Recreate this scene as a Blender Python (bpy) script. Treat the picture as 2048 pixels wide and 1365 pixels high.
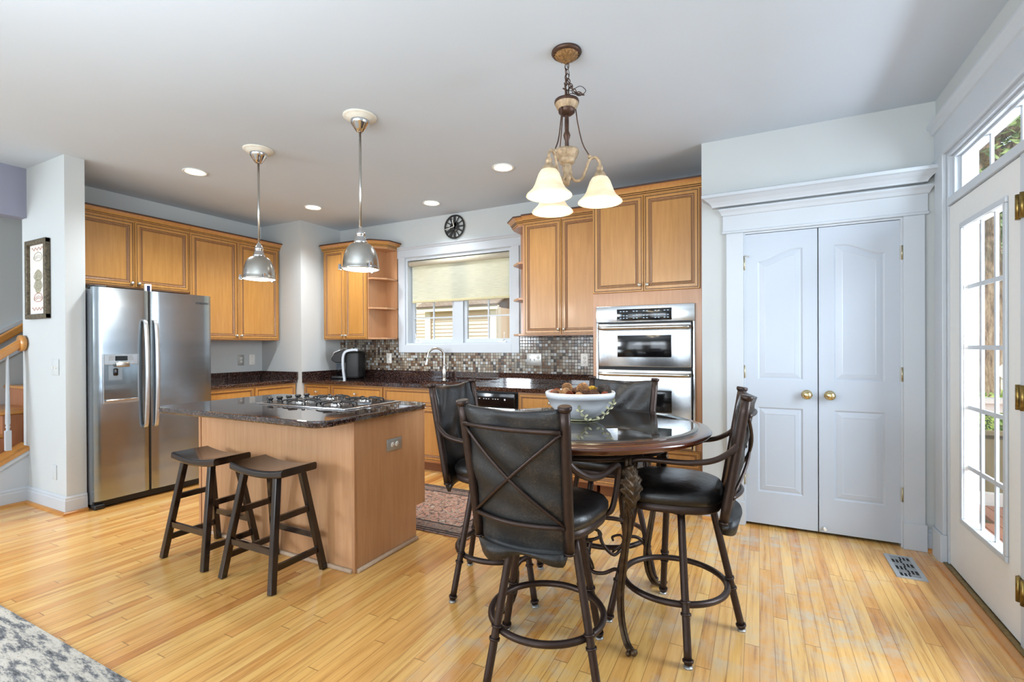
import bpy, bmesh, math, random
from mathutils import Vector, Matrix
random.seed(7)
PI = math.pi
for o in list(bpy.data.objects): bpy.data.objects.remove(o)
SC = bpy.context.scene
COL = SC.collection

# ------------------------------------------------------------------ camera, sky, sun, window light, exposure
cam_d = bpy.data.cameras.new('camera'); cam = bpy.data.objects.new('camera', cam_d); COL.objects.link(cam)
cam_d.sensor_width = 36; cam_d.lens = 966.468 / 2048 * 36
cam_d.shift_y = 12.68 / 2048; cam_d.clip_start = .05; cam_d.clip_end = 300
def cam_axes(yaw, pit, rol):
    cy, sy = math.cos(yaw), math.sin(yaw)
    r = Vector((cy, sy, 0)); f = Vector((-sy, cy, 0)); u = Vector((0, 0, 1))
    f2 = f * math.cos(pit) - u * math.sin(pit); u2 = u * math.cos(pit) + f * math.sin(pit)
    return r * math.cos(rol) + u2 * math.sin(rol), u2 * math.cos(rol) - r * math.sin(rol), f2
_r, _u, _f = cam_axes(0.472142, 0.0031373, -0.0046527)
m = Matrix((( _r.x, _u.x, -_f.x, 0), (_r.y, _u.y, -_f.y, 0), (_r.z, _u.z, -_f.z, 1.27), (0, 0, 0, 1)))
cam.matrix_world = m
SC.camera = cam
SC.view_settings.view_transform = 'Standard'; SC.view_settings.look = 'None'
SC.view_settings.exposure = 0.45; SC.view_settings.gamma = 1; SC.view_settings.use_curve_mapping = False
SC.cycles.max_bounces = 10; SC.cycles.diffuse_bounces = 5; SC.cycles.glossy_bounces = 5; SC.cycles.transmission_bounces = 8
SC.cycles.transparent_max_bounces = 12; SC.cycles.caustics_reflective = False; SC.cycles.caustics_refractive = False
SC.cycles.sample_clamp_indirect = 4.0
SC.cycles.use_denoising = True
W = bpy.data.worlds.new('sky'); SC.world = W; W.use_nodes = True
bg = W.node_tree.nodes['Background']; bg.inputs[0].default_value = (.82, .91, 1, 1); bg.inputs[1].default_value = .95
def light(name, typ, loc, rot, energy, color=(1, 1, 1), size=None, size_y=None, angle=None):
    d = bpy.data.lights.new(name, typ); d.energy = energy; d.color = color
    if size: d.size = size
    if size_y: d.shape = 'RECTANGLE'; d.size_y = size_y
    if angle: d.angle = angle
    o = bpy.data.objects.new(name, d); COL.objects.link(o); o.location = loc; o.rotation_euler = rot
    return o
_d = Vector((.30, .75, -.95)).normalized()
light('sun', 'SUN', (0, -20, 20), _d.to_track_quat('-Z', 'Y').to_euler(), 3.4, (1, .95, .86), angle=.02)
# added area lights standing in for daylight at the rear windows and patio doors
COOL = (.82, .91, 1)
light('daylight_rear_window_1', 'AREA', (-.55, -2.97, 1.45), (PI/2 + .15, 0, 0), 45, COOL, 1.7, 2.0)
light('daylight_rear_window_2', 'AREA', (-3.4, -2.97, 1.45), (PI/2 + .15, 0, 0), 52, COOL, 1.9, 2.0)
light('daylight_patio_doors', 'AREA', (2.05, 2.6, 1.75), (0, PI/2 - .12, 0), 185, COOL, 1.9, 1.9)
# added upward-facing fill light near the camera, brightens the ceiling
light('ceiling_fill', 'AREA', (-1.3, -.45, 1.7), (PI - .45, 0, 0), 60, (.86, .93, 1), 2.4, 1.2)
light('stairwell_fill', 'AREA', (-5.9, -2.97, 1.9), (PI/2, 0, 0), 120, COOL, .7, 1.2)  # added fill light, brightens the stairwell wall

# ------------------------------------------------------------------ materials
def rgb(h):
    h = h.lstrip('#'); v = [int(h[i:i+2], 16) / 255 for i in (0, 2, 4)]
    return tuple((c / 12.92 if c <= .04045 else ((c + .055) / 1.055) ** 2.4) for c in v) + (1,)
class NT:
    def __init__(s, name):
        s.m = bpy.data.materials.new(name); s.m.use_nodes = True; s.t = s.m.node_tree
        s.b = s.t.nodes['Principled BSDF']; s.out = s.t.nodes['Material Output']
    def n(s, typ, **k):
        x = s.t.nodes.new(typ)
        for a, v in k.items(): setattr(x, a, v)
        return x
    def l(s, a, b): s.t.links.new(a, b)
    def set(s, **k):
        for a, v in k.items():
            s.b.inputs[a.replace('_', ' ')].default_value = v
        return s
    def coords(s, scale=(1, 1, 1), rot=(0, 0, 0)):
        tc = s.n('ShaderNodeTexCoord'); mp = s.n('ShaderNodeMapping')
        s.l(tc.outputs['Object'], mp.inputs[0]); mp.inputs['Scale'].default_value = scale; mp.inputs['Rotation'].default_value = rot
        return mp.outputs[0]
    def noise(s, vec, scale=5, detail=3, rough=.5):
        x = s.n('ShaderNodeTexNoise'); x.inputs['Scale'].default_value = scale; x.inputs['Detail'].default_value = detail
        x.inputs['Roughness'].default_value = rough
        if vec is not None: s.l(vec, x.inputs['Vector'])
        return x.outputs['Fac']
    def ramp(s, fac, stops, interp='LINEAR'):
        x = s.n('ShaderNodeValToRGB'); x.color_ramp.interpolation = interp
        e = x.color_ramp.elements
        while len(e) < len(stops): e.new(.5)
        for i, (p, c) in enumerate(stops): e[i].position = p; e[i].color = c if isinstance(c, tuple) else rgb(c)
        s.l(fac, x.inputs[0]); return x.outputs[0]
    def bump(s, h, strength=.2, dist=.002):
        x = s.n('ShaderNodeBump'); x.inputs['Strength'].default_value = strength; x.inputs['Distance'].default_value = dist
        s.l(h, x.inputs['Height']); s.l(x.outputs[0], s.b.inputs['Normal'])
    def math(s, op, a, b=None, c=None):
        x = s.n('ShaderNodeMath', operation=op)
        for i, v in enumerate((a, b, c)):
            if v is None: continue
            if isinstance(v, (int, float)): x.inputs[i].default_value = v
            else: s.l(v, x.inputs[i])
        return x.outputs[0]
    def mix(s, fac, a, b, typ='MIX'):
        x = s.n('ShaderNodeMix', data_type='RGBA', blend_type=typ)
        for sock, v in ((x.inputs[0], fac), (x.inputs[6], a), (x.inputs[7], b)):
            if isinstance(v, (int, float)): sock.default_value = v
            elif isinstance(v, tuple): sock.default_value = v
            else: s.l(v, sock)
        return x.outputs[2]
def plain(name, color, rough=.5, metal=0, vary=.04, scale=30, **k):
    t = NT(name); c = rgb(color); t.set(Roughness=rough, Metallic=metal)
    f = t.noise(t.coords(), scale, 3)
    a = tuple(max(0, x * (1 - vary)) for x in c[:3]) + (1,); b = tuple(min(1, x * (1 + vary)) for x in c[:3]) + (1,)
    t.l(t.ramp(f, [(.3, a), (.7, b)]), t.b.inputs['Base Color'])
    for kk, v in k.items(): t.set(**{kk: v})
    return t.m
def wood(name, a, b, rough=.3, sc=(22, 22, 1.6), coat=.3, streak=.5):
    t = NT(name); v = t.coords(sc)
    f = t.noise(v, 2.2, 5, .6); f2 = t.noise(t.coords((1.3, 1.3, .8)), 2, 2)
    c = t.ramp(f, [(.25, a), (.75, b)])
    c2 = t.mix(t.math('MULTIPLY', f2, streak), c, rgb(b), 'MULTIPLY')
    t.l(c2, t.b.inputs['Base Color']); t.set(Roughness=rough, Coat_Weight=coat, Coat_Roughness=.15)
    return t.m
M = {}
M['wall'] = plain('wall_paint', '#bcc1c2', .75, vary=.012, scale=3)
M['headerpaint'] = plain('lavender_grey_paint', '#8f91a2', .75, vary=.012, scale=3)
M['ceiling'] = plain('ceiling_paint', '#c6d1dc', .9, vary=.012, scale=2)
M['trim'] = plain('white_trim_paint', '#bcc3ca', .35, vary=.01, scale=4)
M['doorwhite'] = plain('white_door_paint', '#b3bcc7', .32, vary=.01, scale=4)
M['maple'] = wood('maple_cabinet', '#ab7a3c', '#be8d4b', .32, streak=.25)
M['mapleside'] = wood('maple_side', '#b28258', '#bf916a', .38, streak=.25)
M['islandwood'] = wood('island_panel', '#b98a60', '#c99d74', .42, streak=.2)
M['glaze'] = plain('dark_glaze', '#3f2617', .45)
M['glazelight'] = wood('maple_bead', '#b37f4c', '#c99a66', .35)
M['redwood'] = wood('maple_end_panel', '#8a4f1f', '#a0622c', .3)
M['oakrail'] = wood('oak_rail', '#b9813f', '#cf9850', .3, (3, 3, 3))
M['bare'] = plain('bare_shoe', '#bda58c', .7, vary=.1, scale=40)
M['white_metal'] = plain('white_enamel', '#e9e8e2', .3)
M['plastic_white'] = plain('white_plastic', '#e6e5df', .35)
M['plate_grey'] = plain('nickel_plate', '#a9a9a6', .35, .6)
M['black'] = plain('black_gloss', '#0c0c0e', .12)
M['blackplastic'] = plain('black_plastic', '#0e0e10', .42)
M['blackmat'] = plain('black_matte', '#141415', .5)
M['rubber'] = plain('black_gasket', '#0a0a0a', .6)
M['castiron'] = plain('cast_iron', '#17181b', .4, .2)
M['chrome'] = plain('chrome', '#d5d6d8', .12, 1)
M['nickel'] = plain('brushed_nickel', '#bcbab4', .26, 1)
M['silverplastic'] = plain('silver_plastic', '#a9adb2', .35, .5)
M['satinbar'] = plain('satin_handle', '#c2c4c6', .36, .9)
M['ventsteel'] = plain('vent_steel', '#b4b8bb', .4, .4)
M['nickelknob'] = plain('satin_knob', '#c9c5ba', .3, .85)
M['brass'] = plain('brass', '#d6c493', .2, 1)
M['hinge'] = plain('dull_brass_hinge', '#b0a78a', .35, .8)
M['oldbrass'] = plain('aged_brass', '#8a7340', .35, .9, vary=.35, scale=60)
M['bronze'] = plain('dark_bronze_tube', '#3a2d28', .36, .55, vary=.12, scale=60)
M['iron'] = plain('wrought_iron_gold_rub', '#4a3a29', .42, .6, vary=.5, scale=25)
M['chandmetal'] = plain('antique_bronze', '#4a3429', .45, .5, vary=.35, scale=35)
M['chandfluted'] = plain('fluted_gold_rub', '#8c6b45', .4, .4, vary=.5, scale=90)
M['chandcream'] = plain('antique_cream_bronze', '#a68f72', .5, .25, vary=.3, scale=45)
M['ceramic'] = plain('white_ceramic', '#e6ebf1', .12, vary=.01)
M['medallion'] = plain('cream_plaster', '#dcd8cb', .7)
M['toe'] = plain('toe_kick', '#7a4a26', .5)
M['pcone'] = plain('pinecone_brown', '#6d4a35', .7, vary=.5, scale=60)
M['pconelight'] = plain('dried_pod_tan', '#b98d62', .75, vary=.4, scale=70)
M['pconegrey'] = plain('pinecone_grey', '#4c423b', .7, vary=.5, scale=60)
M['dry_red'] = plain('dried_rust_pod', '#97482a', .7, vary=.4, scale=70)
M['dry_yellow'] = plain('dried_yellow_slice', '#d6a637', .7, vary=.2, scale=70)
M['goldleaf'] = plain('pale_gold_green_leaf', '#a7a585', .35, .5, vary=.3, scale=60)
def steel(name='brushed_steel', rough=.24, an=.0, sc=(1, 1, 220), col='#a3adb5', bs=(.15, .15, 2.6)):
    t = NT(name); f = t.noise(t.coords(sc), 2, 3)
    t.set(Metallic=1.0); t.l(t.ramp(f, [(.3, tuple(x*.93 for x in rgb(col)[:3]) + (1,)), (.7, col)]), t.b.inputs['Base Color'])
    rr = t.math('ADD', t.math('MULTIPLY', f, .08), rough - .04); t.l(rr, t.b.inputs['Roughness'])
    g = t.noise(t.coords(bs), 2.0, 1); t.bump(g, .5, .01)
    return t.m
M['steel'] = steel()
M['steeloven'] = steel('oven_steel', .2, 0, (220, 1, 1), '#d3d8dd', (1.5, .2, .3))
def leather():
    t = NT('worn_dark_leather'); v = t.coords()
    f = t.noise(v, 7, 5, .65); g = t.noise(v, 120, 3)
    t.l(t.ramp(f, [(.35, '#0c0b0c'), (.55, '#171515'), (.75, '#282420')]), t.b.inputs['Base Color'])
    t.set(Roughness=.36, Coat_Weight=.15, Coat_Roughness=.2)
    t.bump(t.math('ADD', t.math('MULTIPLY', f, 3.0), t.math('MULTIPLY', g, .25)), .35, .006)
    return t.m
M['leather'] = leather()
def leatherback():
    t = NT('scuffed_leather_back'); v = t.coords()
    f = t.noise(v, 5, 6, .75); g = t.noise(v, 160, 2)
    h = t.math('ADD', t.math('MULTIPLY', f, .75), t.math('MULTIPLY', g, .25))
    t.l(t.ramp(h, [(.38, '#0f1114'), (.52, '#20201f'), (.66, '#45392f')]), t.b.inputs['Base Color'])
    t.set(Roughness=.5); t.bump(f, .3, .01)
    return t.m
M['leatherback'] = leatherback()
def darkwood():
    t = NT('espresso_wood'); f = t.noise(t.coords((3, 3, 12)), 3, 4)
    t.l(t.ramp(f, [(.3, '#130a07'), (.7, '#22130d')]), t.b.inputs['Base Color']); t.set(Roughness=.22, Coat_Weight=.4, Coat_Roughness=.12)
    return t.m
M['espresso'] = darkwood()
M['cherry'] = wood('cherry_table_wood', '#4a2312', '#733a1d', .2, (4, 4, 18), .7)
M['cherrytop'] = wood('cherry_table_top', '#4d3528', '#64473a', .25, (2, 26, 2), .5)
def granite():
    t = NT('tan_brown_granite'); v = t.coords()
    vo = t.n('ShaderNodeTexVoronoi'); vo.inputs['Scale'].default_value = 210; t.l(v, vo.inputs['Vector'])
    f = t.noise(v, 75, 5, .7)
    sp = t.ramp(f, [(.38, '#0d0b0c'), (.5, '#2a1b17'), (.58, '#4a3028'), (.68, '#856a5c')])
    wn = t.n('ShaderNodeSeparateColor'); t.l(vo.outputs['Color'], wn.inputs[0])
    c = t.mix(t.math('GREATER_THAN', wn.outputs[0], .92), sp, rgb('#585052'))
    t.l(c, t.b.inputs['Base Color']); t.set(Roughness=.05, Coat_Weight=1.0, Coat_Roughness=.02)
    return t.m
M['granite'] = granite()
def floorwood():
    t = NT('oak_strip_floor'); tc = t.n('ShaderNodeTexCoord'); sp = t.n('ShaderNodeSeparateXYZ'); t.l(tc.outputs['Object'], sp.inputs[0])
    x, y = sp.outputs[0], sp.outputs[1]
    bw, bl = .057, 1.05
    xi = t.math('DIVIDE', x, bw); xf = t.math('FLOOR', xi)
    wn = t.n('ShaderNodeTexWhiteNoise', noise_dimensions='1D'); t.l(xf, wn.inputs['W'])
    yo = t.math('ADD', t.math('DIVIDE', y, bl), t.math('MULTIPLY', wn.outputs['Value'], 17.3)); yf = t.math('FLOOR', yo)
    w2 = t.n('ShaderNodeTexWhiteNoise', noise_dimensions='2D'); cv = t.n('ShaderNodeCombineXYZ'); t.l(xf, cv.inputs[0]); t.l(yf, cv.inputs[1]); t.l(cv.outputs[0], w2.inputs['Vector'])
    base = t.ramp(w2.outputs['Value'], [(0, '#c78948'), (.06, '#dca25a'), (.3, '#e4b066'), (.55, '#eabc72'), (.8, '#e5b46a'), (.95, '#d69752'), (1, '#efc988')])
    gv = t.n('ShaderNodeCombineXYZ'); t.l(t.math('MULTIPLY', x, 30), gv.inputs[0]); t.l(t.math('MULTIPLY', y, 1.6), gv.inputs[1]); t.l(t.math('MULTIPLY', w2.outputs['Value'], 31), gv.inputs[2])
    g = t.noise(gv.outputs[0], 1.3, 6, .65)
    c = t.mix(.62, base, t.ramp(g, [(.34, '#a87b4c'), (.45, '#e8dcc6'), (.6, '#ffffff'), (.8, '#f1e6cf')]), 'MULTIPLY')
    dk = t.ramp(t.noise(gv.outputs[0], .8, 7, .8), [(.62, (1, 1, 1, 1)), (.72, '#9c7a5a')])
    c = t.mix(.75, c, dk, 'MULTIPLY')
    # grey worn patches where the finish has gone
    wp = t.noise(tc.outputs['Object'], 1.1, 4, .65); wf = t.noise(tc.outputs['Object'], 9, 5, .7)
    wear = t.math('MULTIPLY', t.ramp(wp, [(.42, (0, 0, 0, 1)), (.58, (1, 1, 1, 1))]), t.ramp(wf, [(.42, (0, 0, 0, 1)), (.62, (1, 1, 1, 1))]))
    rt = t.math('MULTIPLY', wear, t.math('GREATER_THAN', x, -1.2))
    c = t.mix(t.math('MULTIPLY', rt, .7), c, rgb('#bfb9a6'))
    fx = t.math('FRACT', xi); gx = t.math('LESS_THAN', t.math('MINIMUM', fx, t.math('SUBTRACT', 1, fx)), .02)
    fy = t.math('FRACT', yo); gy = t.math('LESS_THAN', t.math('MINIMUM', fy, t.math('SUBTRACT', 1, fy)), .002)
    gap = t.math('MAXIMUM', gx, gy)
    c = t.mix(t.math('MULTIPLY', gap, .6), c, rgb('#5a3b20'))
    t.l(c, t.b.inputs['Base Color'])
    t.l(t.math('ADD', .13, t.math('MULTIPLY', wf, .18)), t.b.inputs['Roughness'])
    t.set(Coat_Weight=.25, Coat_Roughness=.12)
    t.bump(t.math('SUBTRACT', t.math('MULTIPLY', wp, .6), t.math('MULTIPLY', gap, .4)), .25, .002)
    return t.m
M['floor'] = floorwood()
def mosaic():
    t = NT('glass_stone_mosaic'); tc = t.n('ShaderNodeTexCoord'); sp = t.n('ShaderNodeSeparateXYZ'); t.l(tc.outputs['Object'], sp.inputs[0])
    p = .0315; xi = t.math('DIVIDE', sp.outputs[0], p); zi = t.math('DIVIDE', sp.outputs[2], p)
    cv = t.n('ShaderNodeCombineXYZ'); t.l(t.math('FLOOR', xi), cv.inputs[0]); t.l(t.math('FLOOR', zi), cv.inputs[1])
    w = t.n('ShaderNodeTexWhiteNoise', noise_dimensions='2D'); t.l(cv.outputs[0], w.inputs['Vector'])
    c = t.ramp(w.outputs['Value'], [(0, '#453d38'), (.10, '#6b5340'), (.26, '#83725f'), (.42, '#978c7b'), (.58, '#a5a094'), (.76, '#b4b8b8'), (.88, '#7c7468')], 'CONSTANT')
    fx, fz = t.math('FRACT', xi), t.math('FRACT', zi)
    d = t.math('MINIMUM', t.math('MINIMUM', fx, t.math('SUBTRACT', 1, fx)), t.math('MINIMUM', fz, t.math('SUBTRACT', 1, fz)))
    g = t.math('LESS_THAN', d, .07)
    t.l(t.mix(g, c, rgb('#3b342f')), t.b.inputs['Base Color'])
    t.l(t.math('ADD', .12, t.math('MULTIPLY', g, .6)), t.b.inputs['Roughness'])
    t.bump(t.math('MINIMUM', d, .12), .4, .01)
    return t.m
M['mosaic'] = mosaic()
def glass(name='window_glass', tint=(.96, .98, 1, 1), refl=1.45):
    t = NT(name); tr = t.n('ShaderNodeBsdfTransparent'); tr.inputs[0].default_value = tint
    gl = t.n('ShaderNodeBsdfGlossy'); gl.inputs['Roughness'].default_value = .01
    fr = t.n('ShaderNodeFresnel'); fr.inputs[0].default_value = refl
    ge = t.n('ShaderNodeNewGeometry'); mx = t.n('ShaderNodeMixShader'); t.l(t.math('MULTIPLY', fr.outputs[0], t.math('SUBTRACT', 1, ge.outputs['Backfacing'])), mx.inputs[0]); t.l(tr.outputs[0], mx.inputs[1]); t.l(gl.outputs[0], mx.inputs[2])
    t.l(mx.outputs[0], t.out.inputs[0]); return t.m
M['glass'] = glass()
M['tableglass'] = glass('table_glass', (.93, .97, .96, 1), 1.9)
def emit(name, color, s):
    t = NT(name); t.set(Emission_Color=rgb(color), Emission_Strength=s, Roughness=.5); t.b.inputs['Base Color'].default_value = rgb(color)
    return t.m
M['lamp'] = emit('lamp_diffuser', '#fff3dc', 6)
M['canlamp'] = emit('recessed_lamp', '#fff0d2', 9)
M['bulb'] = emit('bulb', '#fff0d6', 3)
def shade():
    t = NT('frosted_alabaster_glass'); f = t.noise(t.coords((1, 1, 2)), 14, 4, .6)
    t.l(t.ramp(f, [(.3, '#b9a685'), (.7, '#d3c6ad')]), t.b.inputs['Base Color'])
    t.set(Roughness=.35, Emission_Strength=.32, Emission_Color=rgb('#ffe9c4')); return t.m
M['shade'] = shade()
def blind():
    t = NT('woven_roller_shade'); f = t.noise(t.coords((3, 3, 90)), 3, 4, .6)
    c = t.ramp(f, [(.3, '#dfe0d2'), (.7, '#f7f8ec')])
    df = t.n('ShaderNodeBsdfDiffuse'); tr = t.n('ShaderNodeBsdfTranslucent'); mx = t.n('ShaderNodeMixShader'); mx.inputs[0].default_value = .6
    t.l(c, df.inputs[0]); t.l(c, tr.inputs[0]); t.l(df.outputs[0], mx.inputs[1]); t.l(tr.outputs[0], mx.inputs[2]); t.l(mx.outputs[0], t.out.inputs[0])
    return t.m
M['blind'] = blind()
def rugmat(name, stops, border, size, s=26):
    t = NT(name); v = t.coords((1, 1, 1)); vo = t.n('ShaderNodeTexVoronoi', distance='MANHATTAN'); vo.inputs['Scale'].default_value = s; t.l(v, vo.inputs['Vector'])
    f = t.noise(v, s * 1.6, 4, .8); sc = t.n('ShaderNodeSeparateColor'); t.l(vo.outputs['Color'], sc.inputs[0])
    h = t.math('ADD', t.math('MULTIPLY', f, .6), t.math('MULTIPLY', sc.outputs[0], .4))
    c = t.ramp(h, stops)
    if border:
        sp = t.n('ShaderNodeSeparateXYZ'); t.l(v, sp.inputs[0])
        dx = t.math('SUBTRACT', size[0] / 2, t.math('ABSOLUTE', sp.outputs[0])); dy = t.math('SUBTRACT', size[1] / 2, t.math('ABSOLUTE', sp.outputs[1]))
        d = t.math('MINIMUM', dx, dy)
        c = t.mix(t.math('MULTIPLY', t.math('LESS_THAN', d, .16), .55), c, rgb('#5c5551'))
        for e in (.02, .05, .155):
            c = t.mix(t.math('LESS_THAN', t.math('ABSOLUTE', t.math('SUBTRACT', d, e)), .008), c, rgb('#2b2322'))
    t.l(c, t.b.inputs['Base Color']); t.set(Roughness=.95); t.bump(f, .5, .01); return t.m

# ------------------------------------------------------------------ mesh builder
class MB:
    def __init__(s): s.v = []; s.f = []; s.mi = []; s.sm = []; s.nb = 0
    def add(s, vs, fs, mi=0, smooth=False):
        b = len(s.v); s.v += [tuple(p) for p in vs]
        for i, f in enumerate(fs):
            s.f.append([b + j for j in f]); s.mi.append(mi[i] if isinstance(mi, list) else mi); s.sm.append(smooth)
        return s
    def box(s, a, b, mi=0):
        (x0, y0, z0), (x1, y1, z1) = [min(p, q) for p, q in zip(a, b)], [max(p, q) for p, q in zip(a, b)]
        if max(x1 - x0, y1 - y0, z1 - z0) < 2.4:      # keep butting pieces from sharing a plane
            e = .00012 * (s.nb % 5); s.nb += 1; x0 += e; y0 += e; z0 += e; x1 -= e; y1 -= e; z1 -= e
        vs = [(x, y, z) for z in (z0, z1) for y in (y0, y1) for x in (x0, x1)]
        return s.add(vs, [(0, 2, 3, 1), (4, 5, 7, 6), (0, 1, 5, 4), (2, 6, 7, 3), (0, 4, 6, 2), (1, 3, 7, 5)], mi)
    def rbox(s, a, b, r, mi=0, seg=2, smooth=True):
        bm = bmesh.new(); bmesh.ops.create_cube(bm, size=1)
        e = .00015 * (s.nb % 5); s.nb += 1; a = [p + (e if q > p else -e) for p, q in zip(a, b)]
        c = [(p + q) / 2 for p, q in zip(a, b)]; d = [abs(q - p) for p, q in zip(a, b)]
        for v in bm.verts: v.co = Vector((c[0] + v.co.x * d[0], c[1] + v.co.y * d[1], c[2] + v.co.z * d[2]))
        bmesh.ops.bevel(bm, geom=bm.edges[:], offset=min(r, min(d) * .49), segments=seg, affect='EDGES', profile=.5)
        bm.verts.index_update(); s.add([v.co[:] for v in bm.verts], [[v.index for v in f.verts] for f in bm.faces], mi, smooth); bm.free(); return s
    def beam(s, p, q, w, d, up=(0, 0, 1), mi=0, w2=None, d2=None):
        p, q = Vector(p), Vector(q); t = (q - p).normalized(); u = Vector(up)
        a = t.cross(u)
        if a.length < 1e-4: a = t.cross(Vector((1, 0, 0)))
        a.normalize(); b = a.cross(t)
        vs = []
        for c, ww, dd in ((p, w, d), (q, w2 or w, d2 or d)):
            vs += [c + a * (sx * ww / 2) + b * (sy * dd / 2) for sx, sy in ((-1, -1), (1, -1), (1, 1), (-1, 1))]
        return s.add(vs, [(3, 2, 1, 0), (4, 5, 6, 7), (0, 1, 5, 4), (1, 2, 6, 5), (2, 3, 7, 6), (3, 0, 4, 7)], mi)
    def tube(s, pts, r, n=10, closed=False, mi=0, cap=True, flat=1.0):
        pts = [Vector(p) for p in pts]; N = len(pts); rr = r if isinstance(r, (list, tuple)) else [r] * N
        T = []
        for i in range(N):
            if closed: t = pts[(i + 1) % N] - pts[i - 1]
            else: t = pts[min(i + 1, N - 1)] - pts[max(i - 1, 0)]
            T.append(t.normalized())
        u = T[0].orthogonal().normalized(); vs = []
        for i in range(N):
            if i: u = (u - T[i] * u.dot(T[i])); u = u.normalized() if u.length > 1e-6 else T[i].orthogonal().normalized()
            w = T[i].cross(u)
            for k in range(n):
                a = 2 * PI * k / n; vs.append(pts[i] + (u * math.cos(a) + w * math.sin(a) * flat) * rr[i])
        fs = []
        for i in range(N if closed else N - 1):
            j = (i + 1) % N
            for k in range(n):
                k2 = (k + 1) % n; fs.append((i * n + k, i * n + k2, j * n + k2, j * n + k))
        s.add(vs, fs, mi, True)
        if cap and not closed:
            b = len(s.v) - len(vs)
            s.f.append([b + k for k in range(n)][::-1]); s.mi.append(mi); s.sm.append(False)
            s.f.append([b + (N - 1) * n + k for k in range(n)]); s.mi.append(mi); s.sm.append(False)
        return s
    def lathe(s, prof, c=(0, 0, 0), n=32, mi=0, axis='z', smooth=True, flute=0, fdepth=0):
        vs = []; fs = []
        for (r, h) in prof:
            for k in range(n):
                a = 2 * PI * k / n; rr = r * (1 + (fdepth * math.cos(flute * a) if flute else 0))
                p = (rr * math.cos(a), rr * math.sin(a), h)
                if axis == 'x': p = (h, rr * math.cos(a), rr * math.sin(a))
                if axis == 'y': p = (rr * math.cos(a), h, rr * math.sin(a))
                vs.append((p[0] + c[0], p[1] + c[1], p[2] + c[2]))
        for i in range(len(prof) - 1):
            for k in range(n): fs.append((i * n + k, i * n + (k + 1) % n, (i + 1) * n + (k + 1) % n, (i + 1) * n + k))
        return s.add(vs, fs, mi, smooth)
    def prism(s, poly, lo, hi, axis='z', mi=0):
        n = len(poly); vs = []
        for h in (lo, hi):
            for (a, b) in poly: vs.append({'z': (a, b, h), 'y': (a, h, b), 'x': (h, a, b)}[axis])
        fs = [list(range(n))[::-1], list(range(n, 2 * n))] + [(i, (i + 1) % n, n + (i + 1) % n, n + i) for i in range(n)]
        return s.add(vs, fs, mi)
    def sweep(s, prof, path, mi=0, closed_ends=True, smooth=False):
        """prof: closed polygon of (out, z); path: list of (x, y), out is to the right of travel; mitred"""
        P = [Vector(p) for p in path]; vs = []; n = len(prof)
        for i, p in enumerate(P):
            if i == 0: t = (P[1] - P[0]).normalized(); nn = Vector((t.y, -t.x)); k = 1
            elif i == len(P) - 1: t = (P[-1] - P[-2]).normalized(); nn = Vector((t.y, -t.x)); k = 1
            else:
                t1 = (P[i] - P[i-1]).normalized(); t2 = (P[i+1] - P[i]).normalized()
                n1 = Vector((t1.y, -t1.x)); n2 = Vector((t2.y, -t2.x)); nn = (n1 + n2).normalized(); k = 1 / max(.2, nn.dot(n1))
            for (o, z) in prof: vs.append((p.x + nn.x * o * k, p.y + nn.y * o * k, z))
        fs = []
        for i in range(len(P) - 1):
            for j in range(n): fs.append((i * n + j, i * n + (j + 1) % n, (i + 1) * n + (j + 1) % n, (i + 1) * n + j))
        fs += [list(range(n)), [(len(P) - 1) * n + j for j in range(n)][::-1]]
        mis = mi
        if isinstance(mi, list): mis = [mi[j] for i in range(len(P) - 1) for j in range(n)] + [mi[0], mi[0]]
        return s.add(vs, fs, mis, smooth)
    def panel(s, x0, x1, z0, z1, y, rings, t=.02):
        """raised/recessed panel slab facing -Y; rings = [(inset, depth_in, mat)], last one is capped"""
        loops = []
        for ins, d, _ in rings:
            loops.append([(x0 + ins, y + d, z0 + ins), (x1 - ins, y + d, z0 + ins), (x1 - ins, y + d, z1 - ins), (x0 + ins, y + d, z1 - ins)])
        loops.insert(0, [(x0, y + t, z0), (x1, y + t, z0), (x1, y + t, z1), (x0, y + t, z1)])
        vs = [p for l in loops for p in l]; fs = []; mi = []
        for i in range(len(loops) - 1):
            for k in range(4):
                fs.append((i*4 + k, i*4 + (k+1) % 4, (i+1)*4 + (k+1) % 4, (i+1)*4 + k)); mi.append(rings[i][2])
        e = (len(loops) - 1) * 4; fs.append((e, e+1, e+2, e+3)); mi.append(0); fs.append((3, 2, 1, 0)); mi.append(0)
        return s.add(vs, fs, mi)
    def build(s, name, mats, parent=None, loc=None, rotz=0, bevel=0, wn=False):
        me = bpy.data.meshes.new(name); me.from_pydata(s.v, [], s.f)
        mats = mats if isinstance(mats, (list, tuple)) else [mats]
        for m_ in mats: me.materials.append(M[m_] if isinstance(m_, str) else m_)
        me.polygons.foreach_set('material_index', s.mi); me.polygons.foreach_set('use_smooth', s.sm); me.update()
        bm = bmesh.new(); bm.from_mesh(me); bmesh.ops.recalc_face_normals(bm, faces=bm.faces); bm.to_mesh(me); bm.free()
        o = bpy.data.objects.new(name, me); COL.objects.link(o)
        if parent: o.parent = parent
        if loc: o.location = loc
        o.rotation_euler[2] = rotz
        if bevel:
            b = o.modifiers.new('edge', 'BEVEL'); b.width = bevel; b.segments = 2; b.limit_method = 'ANGLE'
        return o
def tag(o, label, cat, group=None, kind=None):
    if label: o['label'] = label
    if cat: o['category'] = cat
    if group: o['group'] = group
    if kind: o['kind'] = kind
    return o
def thing(name, label, cat, loc=(0, 0, 0), rotz=0, group=None):
    o = bpy.data.objects.new(name, None); COL.objects.link(o); o.location = loc; o.rotation_euler[2] = rotz
    o.empty_display_size = .1
    return tag(o, label, cat, group)
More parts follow.
